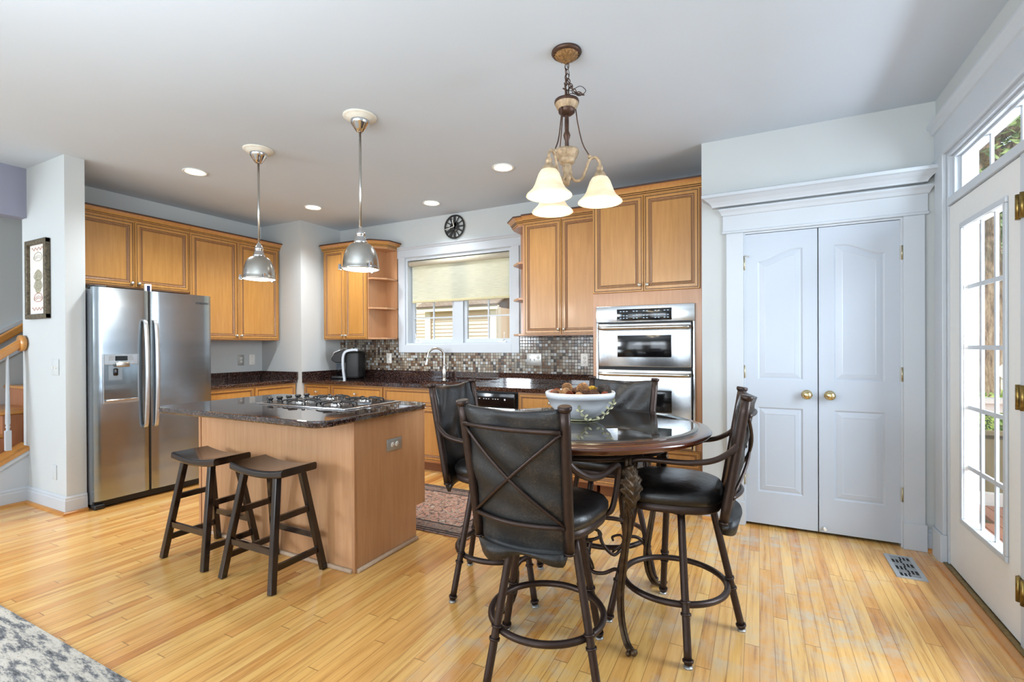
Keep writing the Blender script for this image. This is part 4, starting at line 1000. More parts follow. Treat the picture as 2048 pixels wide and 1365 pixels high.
for a in (math.radians(19), math.radians(139 + 60 - 0), math.radians(259 - 120)):
    pass
AR = [math.radians(19), math.radians(19 + 120), math.radians(19 + 240)]
# arm reach .165 m
for i, a in enumerate(AR):
    c_, s_ = math.cos(a), math.sin(a); q = lambda r, z: (c_ * r, s_ * r, z)
    ar = MB().tube(spline([q(.018, 2.165), q(.022, 2.12), q(.045, 2.095), (q(.075, 2.105)), q(.095, 2.15), q(.112, 2.195), q(.14, 2.207), q(.16, 2.185), q(.163, 2.155)], 5), .0075, 10).lathe([(.006, 2.205), (.011, 2.21), (.008, 2.22), (0, 2.222)], q(.112, 0), 12).build('arm', 'chandcream', ch)
    MB().lathe([(.011, 2.165), (.016, 2.155), (.016, 2.145), (.012, 2.138)], q(.163, 0), 18).lathe([(.010, 2.14), (.022, 2.13), (.034, 2.108), (.036, 2.10)], q(.163, 0), 24).build('socket_cup', 'chandcream', ar)
    MB().tube(spline([q(.045, 2.452), q(.055, 2.38), q(.078, 2.28), q(.112, 2.215)], 8), .0032, 6).build('rope_rod', 'chandmetal', ch)
    z0 = 1.985
    prof = [(.026, z0 + .122), (.036, z0 + .118), (.046, z0 + .10), (.054, z0 + .075), (.062, z0 + .05), (.072, z0 + .030), (.086, z0 + .014), (.097, z0 + .003), (.100, z0 - .004), (.096, z0 - .004), (.084, z0 + .008), (.069, z0 + .026), (.058, z0 + .05), (.05, z0 + .075), (.042, z0 + .098), (.026, z0 + .112)]
    prof = [(r_ * 1.1, z_) for r_, z_ in prof]
    MB().lathe(prof, q(.163, 0), 40).build('glass_shade', 'shade', ar)
    MB().lathe([(0, z0 + .008), (.018, z0 + .013), (.028, z0 + .03), (.030, z0 + .042), (.024, z0 + .062), (.014, z0 + .085), (.013, z0 + .11)], q(.163, 0), 24).build('bulb', 'bulb', ar)
    l_ = light('chandelier_bulb', 'POINT', (CX + c_ * .163, CY + s_ * .163, 1.945), (0, 0, 0), 1.6, (1, .85, .63)); l_.data.shadow_soft_size = .06

# ------------------------------------------------------------------ pub table
TX, TY, TZ = -.78, 2.30, .895
tb = thing('round_pub_table', 'round cherry pub table with glass top and wrought iron legs', 'table', (TX, TY, 0))
MB().lathe([(.50, TZ - .005), (.53, TZ - .004), (.536, TZ - .010), (.545, TZ - .012), (.570, TZ - .010), (.586, TZ - .014), (.594, TZ - .022), (.590, TZ - .029), (.578, TZ - .033), (.580, TZ - .039), (.566, TZ - .045), (.53, TZ - .047), (.47, TZ - .047)], n=96).build('rim', 'cherry', tb)
MB().lathe([(0, TZ - .012), (.515, TZ - .012), (.515, TZ - .044), (0, TZ - .044)], n=72).build('top_board', 'cherrytop', tb)
MB().lathe([(0, TZ + .004), (.522, TZ + .004), (.538, TZ - .001), (.538, TZ - .005), (0, TZ - .0055)], n=96, smooth=False).build('glass_top', glass('bevel_glass', (.82, .86, .85, 1), 2.0), tb)
MB().tube(circ((0, 0, TZ - .098), .40, 64), .012, 8, True, flat=1.0).build('support_ring', 'bronze', tb)
for k in range(8):
    a = 2*PI*k/8 + .2; MB().beam((.40 * math.cos(a), .40 * math.sin(a), TZ - .10), (.40 * math.cos(a), .40 * math.sin(a), TZ - .045), .014, .022).build('bracket', 'bronze', tb)
def tleg():
    Lg = thing('leg_t', None, None)
    b = MB()
    o1 = spline([(.43, 0, TZ - .09), (.435, 0, .68), (.42, 0, .5), (.385, 0, .32), (.365, 0, .2), (.375, 0, .10), (.41, 0, .035), (.45, 0, .018)], 6)
    o2 = spline([(.33, 0, TZ - .10), (.36, 0, .68), (.41, 0, .55), (.40, 0, .42), (.375, 0, .3), (.355, 0, .2), (.365, 0, .10), (.40, 0, .033), (.44, 0, .016)], 6)
    for dy in (-.008, .008): b.tube([(p.x, dy, p.z) for p in o1], .008, 8)
    b.tube([(p.x - .006, 0, p.z) for p in o2], .009, 8)
    b.lathe([(0, -.014), (.01, -.01), (.014, 0), (.01, .01), (0, .014)], (.468, 0, .022), 12).lathe([(0, -.011), (.008, -.008), (.011, 0), (.008, .008), (0, .011)], (.452, .016, .012), 10).lathe([(0, -.011), (.008, -.008), (.011, 0), (.008, .008), (0, .011)], (.452, -.016, .012), 10)
    return b
def leafmesh():
    b = MB(); nu, nt = 14, 40; F = []; K = []
    for i in range(nt + 1):
        t_ = i / nt; z = TZ - .115 - t_ * .205
        w = (.030 + .020 * math.sin(PI * min(1, t_ * 1.3))) * (1 - t_ ** 3 * .8) * (1 + .13 * math.sin(2 * PI * 5.5 * t_))
        for k in range(nu + 1):
            u_ = k / nu * 2 - 1
            vein = abs(math.sin(PI * (abs(u_) * 2.0 + t_ * 5.5))) * .012 * (1 if abs(u_) > .08 else 0)
            x = .446 + .020 * math.sin(PI * t_) + .012 * max(0, t_ - .85) * 8 - .016 * u_ * u_ + vein + (.006 if abs(u_) < .08 else 0)
            F.append((x, u_ * w, z - abs(u_) * .012)); K.append((x - .008, u_ * w, z - abs(u_) * .012))
    n_ = len(F); m_ = nu + 1; fs = []
    for i in range(nt):
        for k in range(nu):
            q_ = (i*m_ + k, i*m_ + k + 1, (i+1)*m_ + k + 1, (i+1)*m_ + k); fs.append(q_); fs.append(tuple(n_ + x for x in q_[::-1]))
        for k in (0, nu): fs.append((i*m_ + k, (i+1)*m_ + k, n_ + (i+1)*m_ + k, n_ + i*m_ + k))
    for k in range(nu):
        for i in (0, nt): fs.append((i*m_ + k, i*m_ + k + 1, n_ + i*m_ + k + 1, n_ + i*m_ + k))
    b.add(F + K, fs, 0, True)
    return b
lm = None
for k, aa in enumerate((-46, 44, 134, 226)):
    if lm is None: lg = tleg().build('leg', 'iron', tb); lm = lg; lf = leafmesh().build('acanthus_leaf', 'iron', lg)
    else:
        lg = lm.copy(); COL.objects.link(lg); lg.parent = tb
        l2 = lf.copy(); COL.objects.link(l2); l2.parent = lg
    lg.rotation_euler[2] = math.radians(aa)
for k, aa in enumerate((-46, 44, 134, 226)):
    a = math.radians(aa)
    def rot(p): return (p[0] * math.cos(a) - p[1] * math.sin(a), p[0] * math.sin(a) + p[1] * math.cos(a), p[2])
    P = spline([(.37, 0, .20), (.33, .02, .26), (.27, .03, .27), (.21, .0, .23), (.15, -.03, .22), (.10, -.02, .27), (.085, 0, .33)], 6)
    b = MB().tube([rot(p) for p in P], .0085, 8)
    P = spline([(.15, -.02, .23), (.19, -.05, .28), (.17, -.07, .33), (.135, -.05, .32), (.145, -.035, .295)], 5); b.tube([rot(p) for p in P], .006, 8)
    b.build('scroll_stretcher', 'bronze', tb)
MB().tube(circ((0, 0, .335), .085, 32), .008, 8, True).build('stretcher_ring', 'bronze', tb)

# ------------------------------------------------------------------ bowl of dried pods
BX, BY = -.805, 2.33
bw = thing('white_bowl', 'large white ceramic bowl of pinecones on the table', 'bowl', (BX, BY, TZ + .004))
MB().lathe([(r_ * 1.15, z_ * 1.08 - .001) for r_, z_ in [(0, .012), (.055, .012), (.062, .008), (.066, .010), (.10, .030), (.132, .068), (.146, .104), (.150, .104), (.153, .125), (.149, .131), (.144, .128), (.140, .112), (.12, .07), (.08, .035), (0, .028)]], n=64).build('body', 'ceramic', bw)
bs = thing('leaf_bowl_stand', 'pale metal stand with leaf sprigs under the white bowl', 'bowl stand', (BX, BY, TZ + .004))
MB().lathe([(.05, 0), (.088, 0), (.096, .005), (.094, .009), (.085, .0075), (.05, .0078)], n=48).build('ring', 'goldleaf', bs)
b = MB(); lfm = MB()
def leaf(mb, p, d, L, w):
    p, d = Vector(p), Vector(d).normalized(); s_ = d.cross(Vector((.3, -.8, .2))).normalized(); n_ = d.cross(s_)
    vs = []; 
    for t_, ww in ((0, .1), (.3, .8), (.6, 1), (.85, .6), (1, .02)):
        for q_ in (-1, 0, 1): vs.append(p + d * (L * t_) + s_ * (q_ * w * ww) + n_ * (.15 * w * (1 - abs(q_)) + .004 * t_))
    fs = []
    for i in range(4):
        for j in range(2): fs.append((i*3 + j, i*3 + j + 1, i*3 + j + 4, i*3 + j + 3))
    k = len(vs); vs2 = [v + n_ * .0015 for v in vs]
    mb.add(vs + vs2, fs + [tuple(x + k for x in f[::-1]) for f in fs], 0, True)
st1 = spline([(.06, -.085, .006), (.085, -.125, .012), (.07, -.142, .035), (.045, -.155, .065)], 4); st2 = spline([(.085, -.07, .006), (.13, -.085, .02), (.165, -.07, .06), (.185, -.05, .095)], 5)
for S in (st1, st2):
    b.tube(S, .0022, 6)
    for i in range(5, len(S), 3):
        for s_ in (-1, 1): leaf(lfm, S[i], (s_ * .8, -.25, .5), .022, .006)
    leaf(lfm, S[-1], (.2, -.2, .9), .024, .006)
b.build('twig', 'goldleaf', bs); lfm.build('leaf', 'goldleaf', bs)
def cone(name, mat, label, c, r, tilt):
    b = MB(); n = 13
    R3 = Matrix.Rotation(tilt[0], 4, 'X') @ Matrix.Rotation(tilt[1], 4, 'Y')
    for i in range(n):
        t_ = i / (n - 1); rr = r * math.sin(PI * (.12 + .80 * t_)) * .95; z = (t_ - .5) * 2.1 * r; m_ = 12
        for k in range(m_):
            a = 2*PI*(k + .5 * (i % 2)) / m_; d = Vector((math.cos(a), math.sin(a), .35)); s_ = Vector((-math.sin(a), math.cos(a), 0))
            p = Vector((0, 0, z)); q = p + Vector((math.cos(a), math.sin(a), 0)) * rr * (1.12 + .14 * ((k * 7 + i * 3) % 5) / 5) + Vector((0, 0, r * .26)); w = rr * .17 + .0012; th = Vector((0, 0, r * .045))
            vs = [p + s_ * w * .3, p - s_ * w * .3, q - s_ * w, q + s_ * w, p + s_ * w * .3 + th, p - s_ * w * .3 + th, q - s_ * w + th, q + s_ * w + th]
            vs = [(R3 @ v)[:] for v in vs]
            b.add(vs, [(0, 1, 2, 3), (7, 6, 5, 4), (0, 3, 7, 4), (1, 5, 6, 2), (2, 6, 7, 3)])
    o = b.build(name, mat, loc=c); tag(o, label, 'pinecone' if 'cone' in name else 'dried pod', 'pinecones and dried pods in the bowl'); return o
def pod(label, c, r, mat, sq=.7, ridg=7):
    prof = [(r * math.sin(PI * k / 10), -r * sq * math.cos(PI * k / 10)) for k in range(11)]
    o = MB().lathe(prof, n=28, flute=ridg, fdepth=.12).build('dried_pod', mat, loc=c); o.rotation_euler = (random.uniform(-.6, .6), random.uniform(-.6, .6), random.uniform(0, 3))
    tag(o, label, 'dried pod', 'pinecones and dried pods in the bowl'); return o
zt = TZ + .004 + .135
GP = 'pinecones and dried pods in the bowl'
cone('pinecone', 'pconegrey', 'large dark open pinecone at the oven-side edge of the bowl', (BX + .118, BY + .015, zt + .006), .033, (1.0, .5))
cone('pinecone', 'pcone', 'small reddish-brown pinecone near the front middle of the bowl', (BX + .045, BY - .075, zt - .010), .024, (.9, -.4))
cone('pinecone', 'pconelight', 'tan pinecone lying between the red pods and the bowl centre', (BX - .05, BY - .062, zt - .006), .027, (1.3, .2))
cone('pinecone', 'pconelight', 'tan peaked pinecone standing at the sink side of the bowl', (BX - .085, BY + .03, zt + .012), .026, (.2, .9))
cone('pinecone', 'pcone', 'brown striped pinecone at the front edge near the leaf sprig', (BX + .088, BY - .07, zt - .008), .028, (1.6, .8))
cone('pinecone', 'pconelight', 'pale pinecone standing in the bowl centre', (BX + .01, BY + .01, zt + .010), .030, (.3, .4))
pod('rust-red dried pod at the sink-side rim of the bowl', (BX - .135, BY - .02, zt - .004), .019, 'dry_red')
pod('small rust-brown pod between rim and tan pinecone', (BX - .10, BY - .055, zt - .010), .017, 'dry_red')
pod('yellow dried fruit slice on top of the pinecones', (BX + .062, BY + .012, zt + .022), .019, 'dry_yellow', .5)
pod('tan ridged pod at the back of the bowl', (BX + .03, BY + .085, zt + .004), .026, 'pconelight')
pod('brown pod low at the bowl front', (BX - .005, BY - .095, zt - .014), .019, 'pcone')
pod('brown pod behind the tan peaked pinecone', (BX - .045, BY + .085, zt - .0), .026, 'pcone')
for k_ in range(16):
    a_ = 2 * PI * k_ / 16 + .3; rr_ = .112 + .018 * (k_ % 2)
    px_, py_ = BX + rr_ * math.cos(a_), BY + rr_ * math.sin(a_)
    (cone if k_ % 3 else (lambda nm, mt, lb, c, r_, t__: pod(lb, c, r_, mt, .7, 9)))('dried_pod', ['pconelight', 'pcone', 'pconelight', 'dry_red'][k_ % 4], 'small tan or brown dried pod around the inner rim of the bowl', (px_, py_, zt - .003), .019, (k_ * .7, k_ * 1.3))
o = MB().lathe([(0, 0), (.138, 0), (.14, -.02), (.105, -.06), (0, -.08)], n=32).build('potpourri_filling', 'pcone', loc=(BX, BY, zt - .018)); tag(o, 'loose brown potpourri filling the white bowl', 'potpourri', kind='stuff')

# ------------------------------------------------------------------ swivel bar chairs (front is +Y)
def chair_meshes(t, swivel, backz=0):
    """t: thing with legs in its own frame; the seat assembly turned by swivel"""
    R2 = Matrix.Rotation(swivel, 4, 'Z')
    def X(b):
        b.v = [tuple(R2 @ Vector(v)) for v in b.v]; return b
    for (sx, sy) in ((1, 1), (1, -1), (-1, 1), (-1, -1)):
        top = Vector((sx * .115, sy * .115, .565)); ft = Vector((sx * .205, sy * .205, .012))
        P = [top.lerp(ft, k / 10) for k in range(11)]
        b = MB().tube(P, .0155, 14)
        for tt in (.60, .68):
            c_ = top.lerp(ft, tt); d = (ft - top).normalized(); b.tube([c_ - d * .004, c_ + d * .004], .0205, 14)
        c_ = top.lerp(ft, .975); d = (ft - top).normalized(); b.tube([c_ - d * .004, c_ + d * .004], .0215, 14); lg_ = b.build('leg', 'bronze', t)
        MB().lathe([(0, 0), (.018, 0), (.018, .006), (0, .008)], (ft.x, ft.y, 0), 14).build('glide', 'plate_grey', lg_)
    MB().tube(circ((0, 0, .213), .222, 56), .0135, 12, True).build('foot_ring', 'bronze', t)
    MB().rbox((-.13, -.13, .555), (.13, .13, .575), .008).build('swivel_plate', 'bronze', t)
    # seat frame + cushion, D-shaped
    def dshape(k, z):
        P = []
        for i in range(48):
            a = 2*PI*i/48; e = 3.2; c_, s_ = math.cos(a), math.sin(a)
            x = .215 * k * abs(c_) ** (2/e) * (1 if c_ > 0 else -1); y = .205 * k * abs(s_) ** (2/e) * (1 if s_ > 0 else -1)
            x *= (1 + .07 * (y / .2)); P.append((x, y, z))
        return P
    def stack(levels):
        b = MB(); n = 48; vs = []
        for k, z in levels: vs += dshape(k, z)
        fs = []
        for i in range(len(levels) - 1):
            for j in range(n): fs.append((i*n + j, i*n + (j+1) % n, (i+1)*n + (j+1) % n, (i+1)*n + j))
        fs += [list(range(n))[::-1], [(len(levels)-1)*n + j for j in range(n)]]
        b.add(vs, fs, 0, True); return b
    X(stack([(.95, .575), (.97, .577), (.98, .585), (.98, .608), (.95, .61)])).build('seat_frame', 'bronze', t)
    X(stack([(.96, .606), (1.0, .613), (1.025, .628), (1.02, .645), (.97, .660), (.85, .671), (.6, .680), (.3, .684), (.02, .685)])).build('seat', 'leather', t)
    # back posts
    bt, tp = (.182, -.205, .555), (.202, -.290, 1.065)
    def post(sx): 
        p0 = Vector((sx * bt[0], bt[1], bt[2])); p1 = Vector((sx * tp[0], tp[1], tp[2]))
        b = MB().tube([p0.lerp(p1, k / 8) for k in range(9)], .018, 16)
        d = (p1 - p0).normalized()
        b.tube([p1 - d * .012, p1 - d * .006, p1 + d * .004, p1 + d * .008], [.019, .0235, .0245, .021], 16)
        b.tube([p0 - d * .002, p0 + d * .006], .0195, 14)
        return b
    for sx in (1, -1):
        X(post(sx)).build('back_post', 'bronze', t)
        A = spline([(sx * .196, -.262, .885), (sx * .215, -.235, .852), (sx * .238, -.17, .815), (sx * .25, -.08, .80), (sx * .252, .02, .800), (sx * .25, .10, .800), (sx * .248, .145, .785), (sx * .242, .160, .74), (sx * .232, .155, .66), (sx * .218, .145, .605), (sx * .19, .14, .588)], 6)
        X(MB().tube(A, .012, 10)).build('arm', 'bronze', t)
    # frame rails and cross bars behind the pad
    def yb(z): return -.205 - .095 * (z - .555) / .52
    def bar(x0, z0, x1, z1, bow, r=.008):
        P = []
        for k in range(13):
            u_ = k / 12; x = x0 + (x1 - x0) * u_; z = z0 + (z1 - z0) * u_; P.append((x, yb(z) - .012 - bow * math.sin(PI * u_), z))
        return MB().tube(P, r, 8)
    b = bar(-.19, .99, .19, .985, .035, .009); b2 = bar(-.178, .655, .178, .65, .045, .009)
    X(b).build('upper_rail', 'bronze', t); X(b2).build('lower_rail', 'bronze', t)
    b = bar(-.19, .985, .178, .655, .045, .0065); b3 = bar(.19, .98, -.178, .66, .045, .0065); b.v += []; base = len(b.v); b.v += b3.v; b.f += [[i + base for i in f] for f in b3.f]; b.mi += b3.mi; b.sm += b3.sm
    X(b).build('cross_bar', 'bronze', t)
    # leather pad: front surface, rolled top, back surface and loose flap
    nx, nz = 22, 26; vs = []; fs = []
    rnd = random.Random(3)
    def wr(x, z): return .006 * math.sin(38 * x + 5 * math.sin(7 * z)) * math.exp(-((z - 1.03) / .16) ** 2) + .005 * math.sin(46 * x * (z - .4)) * math.exp(-((z - .83) / .09) ** 2) + .004 * math.sin(31 * x + 9 * z) * math.sin(17 * z + 3) + .003 * math.sin(60 * x * (z - .5) + 2)
    Zs = [.545 + (1.045 - .545) * k / nz for k in range(nz + 1)]
    def half(x, z, side):
        u_ = x / .17; curve = -.030 * (1 - u_ * u_)
        puff = .017 * (1 - u_ ** 4) * (1 - ((z - .80) / .27) ** 4 * .5) * (1 - .55 * math.exp(-((x) ** 2 / .002 + (z - .83) ** 2 / .0015)))
        y = yb(z) + curve + .014
        return y + puff + wr(x, z) if side > 0 else y - .012 - .012 * (1 - u_ ** 4) + wr(x + 1, z)
    loopN = 0
    cols = []
    for i in range(nx + 1):
        x = -.172 + .344 * i / nx; xs = x
        col = []
        flap = .018 * math.sin(22 * x + 1) + .01 * math.sin(9 * x)
        for k, z in enumerate(Zs): 
            sc_ = 1 + .10 * (z - .55) / .5
            col.append((xs * sc_, half(x, z, 1), z))
        top_y = (half(x, 1.045, 1) + half(x, 1.045, -1)) / 2; sag = -.014 * (1 - (x / .17) ** 2)
        col.append((xs * 1.10, top_y + .008, 1.062 + sag)); col.append((xs * 1.10, top_y - .008, 1.062 + sag))
        for z in reversed(Zs): 
            sc_ = 1 + .10 * (z - .55) / .5; col.append((xs * sc_, half(x, z, -1), z))
        # flap behind hanging below the lower rail
        col.append((xs * .99, half(x, .545, -1) - .035, .56 + .0)); col.append((xs * .95, half(x, .545, -1) - .012 + flap * .3, .515 + flap)); col.append((xs * .95, half(x, .545, -1) + .006 + flap * .3, .517 + flap))
        cols.append(col)
    m_ = len(cols[0])
    vs = [p for c_ in cols for p in c_]
    for i in range(nx):
        for k in range(m_):
            k2 = (k + 1) % m_; fs.append((i*m_ + k, (i+1)*m_ + k, (i+1)*m_ + k2, i*m_ + k2))
    fs += [list(range(m_)), [nx * m_ + k for k in range(m_)][::-1]]
    mi = []
    for i in range(nx):
        for k in range(m_): mi.append(1 if k > nz + 2 else 0)
    mi += [0, 0]
    b = MB(); b.add(vs, fs, mi, True)
    X(b).build('back_cushion', ['leather', 'leatherback'], t)
    bb = MB().lathe([(0, -.006), (.008, -.004), (.010, 0)], (.03, half(.0, .80, -1) - .006, .83), 12, axis='y'); X(bb).build('button', 'leatherback', t)
G = 'leather bar chairs around the pub table'
def rotd(a): return math.radians(a)
for (x, y, legrot, face, lb) in (
    (-.755, 1.775, 17, -2, 'leather swivel bar chair with its crossed back toward the viewer'),
    (-.345, 2.275, 64, 94, 'leather swivel bar chair on the pantry door side of the table'),
    (-1.235, 2.26, 20, -90, 'leather swivel bar chair between the island and the table'),
    (-.78, 2.68, 35, 174, 'leather swivel bar chair in front of the wall oven')):
    cobj = thing('swivel_bar_chair', lb, 'chair', (x, y, 0), rotd(legrot), G)
    chair_meshes(cobj, rotd(face - legrot))

# ------------------------------------------------------------------ saddle stools
def stool(x, y, rz, label):
    t = thing('saddle_stool', label, 'stool', (x, y, 0), rz, 'dark saddle stools at the island')
    # seat: dished across x
    n = 16; W_, D_ = .215, .115; vs = []
    sec = lambda x_: .605 + .022 * (x_ / W_) ** 2
    b = MB(); 
    for i in range(n + 1):
        x_ = -W_ + 2 * W_ * i / n; zt_ = sec(x_) ; zb_ = .565 + .020 * (x_ / W_) ** 2
        vs += [(x_, -D_ + .006, zb_), (x_, D_ - .006, zb_), (x_, D_, zb_ + .008), (x_, D_, zt_ - .008), (x_, D_ - .008, zt_), (x_, -D_ + .008, zt_), (x_, -D_, zt_ - .008), (x_, -D_, zb_ + .008)]
    fs = []
    for i in range(n):
        for k in range(8): fs.append((i*8 + k, i*8 + (k+1) % 8, (i+1)*8 + (k+1) % 8, (i+1)*8 + k))
    fs += [list(range(8)), [n*8 + k for k in range(8)][::-1]]
    b.add(vs, fs, 0, False); b.build('seat', 'espresso', t, bevel=.003)
    tops, feet = {}, {}
    for sx in (-1, 1):
        for sy in (-1, 1):
            tops[sx, sy] = Vector((sx * .135, sy * .078, .572)); feet[sx, sy] = Vector((sx * .205, sy * .165, 0))
            MB().beam(feet[sx, sy], tops[sx, sy], .034, .034, (0, 1, 0)).build('leg', 'espresso', t, bevel=.004)
    def at_(sx, sy, z): k = z / .572; return feet[sx, sy].lerp(tops[sx, sy], k)
    for sy in (-1, 1):
        MB().beam(at_(-1, sy, .20), at_(1, sy, .20), .018, .032).build('stretcher', 'espresso', t)
    for sx in (-1, 1):
        MB().beam(at_(sx, -1, .12), at_(sx, 1, .12), .018, .032).build('stretcher', 'espresso', t)
        MB().beam(at_(sx, -1, .36), at_(sx, 1, .36), .018, .032).build('stretcher', 'espresso', t)
    return t
stool(-3.0, 1.80, 0, 'dark wooden saddle stool closer to the refrigerator')
stool(-2.425, 1.80, 0, 'dark wooden saddle stool closer to the island corner')

# ------------------------------------------------------------------ rugs and floor vent
M['rugk'] = rugmat('kitchen_rug_weave', [(.30, '#4a3d3c'), (.42, '#9c7c6a'), (.5, '#c2a189'), (.56, '#bf7a66'), (.64, '#85817b'), (.74, '#d6c5ac')], True, (1.10, .92), 62)
o = MB().rbox((-.55, -.46, 0), (.55, .46, .008), .003).build('kitchen_rug', 'rugk', loc=(-2.25, 3.13, .0005)); o.rotation_euler[2] = 0; tag(o, 'patterned rust and grey rug on the floor behind the island', 'rug')
def arearug():
    t = NT('area_rug_weave'); v = t.coords((3.5, 14, 1), (0, 0, .5)); f = t.noise(v, 2.2, 6, .75); g = t.noise(t.coords((60, 60, 60)), 8, 2)
    t.l(t.ramp(f, [(.36, '#4f5358'), (.46, '#8b8c8e'), (.52, '#cdc8bd'), (.62, '#dedbd2'), (.70, '#a98a76')]), t.b.inputs['Base Color']); t.set(Roughness=.95); t.bump(g, .6, .004); return t.m
M['area'] = arearug()
o = MB().rbox((-1.6, -1.0, 0), (1.6, 1.0, .010), .004).build('area_rug', 'area', loc=(-3.5, -.035, .0005)); o.rotation_euler[2] = rotd(0); tag(o, 'abstract grey and cream rug at the near floor corner', 'rug')
vt = thing('floor_register', 'silver floor vent with cut-out pattern near the pantry door', 'floor vent', (.735, 3.455, 0), 0)
fw, fl = .068, .165
b = MB().box((-fw, -fl, 0), (-fw + .022, fl, .006)).box((fw - .022, -fl, 0), (fw, fl, .006)).box((-fw, -fl, 0), (fw, -fl + .022, .006)).box((-fw, fl - .022, 0), (fw, fl, .006)); b.build('frame', 'ventsteel', vt)
b = MB()
for i in range(6):
    y = -.12 + i * .048
    if i % 2: b.box((-.046, y - .02, .002), (-.002, y - .014, .0055)).box((-.046, y - .004, .002), (-.002, y + .002, .0055)).box((-.046, y + .012, .002), (-.002, y + .018, .0055)).box((.008, y - .024, .002), (.014, y + .022, .0055)).box((.026, y - .024, .002), (.032, y + .022, .0055))
    else: b.box((.002, y - .02, .002), (.046, y - .014, .0055)).box((.002, y - .004, .002), (.046, y + .002, .0055)).box((.002, y + .012, .002), (.046, y + .018, .0055)).box((-.014, y - .024, .002), (-.008, y + .022, .0055)).box((-.032, y - .024, .002), (-.026, y + .022, .0055))
b.build('grille', 'ventsteel', vt)
MB().box((-.046, -.143, .0003), (.046, .143, .0015)).build('duct', 'rubber', vt)

# ------------------------------------------------------------------ outside
def grassmat():
    t = NT('lawn'); f = t.noise(t.coords(), 3, 6, .8); t.l(t.ramp(f, [(.35, '#7d7a3c'), (.5, '#a9a660'), (.65, '#c9b98a')]), t.b.inputs['Base Color']); t.set(Roughness=.95); return t.m
o = MB().box((-40, 10.5, -1.3), (40, 60, -.05)).build('ground_lawn', grassmat()); tag(o, 'dry lawn beyond the fence', 'lawn', kind='structure')
o = MB().box((-40, -25, -1.4), (40, 10.5, -1.2)).build('ground_yard', grassmat()); tag(o, 'yard ground below the deck', 'ground', kind='structure')
# neighbour house
nh = thing('neighbour_house', 'beige clapboard house seen through the kitchen window', 'house', (0, 0, 0))
def siding(name, x0, x1, y, z0, z1, p, mat, d=.018):
    b = MB(); z = z0
    while z < z1:
        b.add([(x0, y - d, z), (x1, y - d, z), (x1, y, z + p), (x0, y, z + p), (x0, y, z), (x1, y, z)], [(0, 1, 2, 3), (4, 5, 1, 0)]); z += p
    return b.build(name, mat, nh)
sidm = plain('beige_siding', '#ecd6c0', .7, vary=.03)
siding('wall_siding', -14, 1, 10.2, -1.2, 6.5, .085, sidm); MB().box((-14, 10.2, -1.2), (1, 14, 6.5)).build('wall', sidm, nh)
siding('bay_siding', -6.9, -5.1, 9.2, -.2, 2.12, .085, sidm); MB().box((-6.9, 9.2, -.2), (-5.1, 10.2, 2.12)).build('bay', sidm, nh)
wt = plain('house_trim', '#f0e9e0', .6)
b = MB().box((-6.95, 9.14, -.2), (-6.80, 9.2, 2.12)).box((-5.2, 9.14, -.2), (-5.05, 9.2, 2.12)).box((-5.06, 9.2, -.2), (-5.04, 9.35, 2.12)).box((-7.1, 9.02, 2.06), (-4.95, 9.10, 2.15)); b.build('corner_board', wt, nh)
t_ = NT('roof_shingle'); br = t_.n('ShaderNodeTexBrick'); t_.l(t_.coords((1, 1, 1)), br.inputs['Vector']); br.inputs['Scale'].default_value = 4; br.inputs['Color1'].default_value = rgb('#a39383'); br.inputs['Color2'].default_value = rgb('#8d7d6e'); br.inputs['Mortar'].default_value = rgb('#6f6257')
t_.l(br.outputs[0], t_.b.inputs['Base Color']); t_.set(Roughness=.9)
MB().prism([(9.0, 2.14), (10.2, 2.72), (10.2, 2.78), (9.0, 2.18)], -7.1, -4.95, 'x').build('bay_roof', t_.m, nh)
b = MB().prism([(-4.95, 2.2), (-4.35, 3.0), (-4.5, 3.05), (-5.1, 2.25)], 10.12, 10.19, 'y'); b.build('rake_board', wt, nh)
# eave, return wall, deck
o = MB().box((XR + .14, -3, 2.62), (1.34, 6, 2.75)).build('roof_eave', plain('soffit_white', '#e8eef2', .7)); tag(o, 'white roof eave above the patio door', 'eave', kind='structure')
o = MB().box((XR + .16, 5.0, -1.2), (1.50, 5.4, 2.62)).box((1.455, 4.98, -1.2), (1.515, 5.04, 2.62)).box((XR + .14, 4.64, -1.2), (XR + .2, 5.0, 2.62)).build('exterior_wall', plain('white_exterior_siding', '#e9eef3', .7)); tag(o, 'white exterior wall return beside the deck', 'wall', kind='structure')
dk = thing('wooden_deck', 'brown wooden deck outside the patio door', 'deck', (0, 0, 0))
b = MB()
for i in range(40): b.box((XR + .16 + i * .1, -2, -.14), (XR + .254 + i * .1, 4.96 if i < 5 else 5.5, -.11))
b.build('deck_boards', wood('deck_wood', '#a8694a', '#c08662', .7, (8, .6, 8)), dk)
rl = thing('deck_railing', 'cream painted deck railing with square balusters', 'railing', (0, 0, 0)); cr = plain('cream_rail_paint', '#efe6d9', .6)
MB().box((1.6, 5.50, .76), (5, 5.66, .80)).box((1.6, 5.55, .68), (5, 5.60, .76)).build('top_rail', cr, rl); MB().box((1.6, 5.54, -.16), (5, 5.62, -.02)).build('bottom_rail', cr, rl)
for i in range(12): MB().box((1.93 + i * .30, 5.555, -.1), (1.98 + i * .30, 5.60, .7)).build('baluster', cr, rl)
fn = thing('board_fence', 'weathered grey-brown board fence below the deck', 'fence', (0, 0, 0))
b = MB()
for i in range(40): b.box((.5 + i * .15, 8.0, -1.2), (.64 + i * .15, 8.03, .15 + .01 * (i % 3)))
b.box((.5, 7.96, .14), (6.5, 8.08, .19)); b.build('boards', wood('fence_wood', '#77694f', '#968669', .9, (6, 6, .8)), fn)
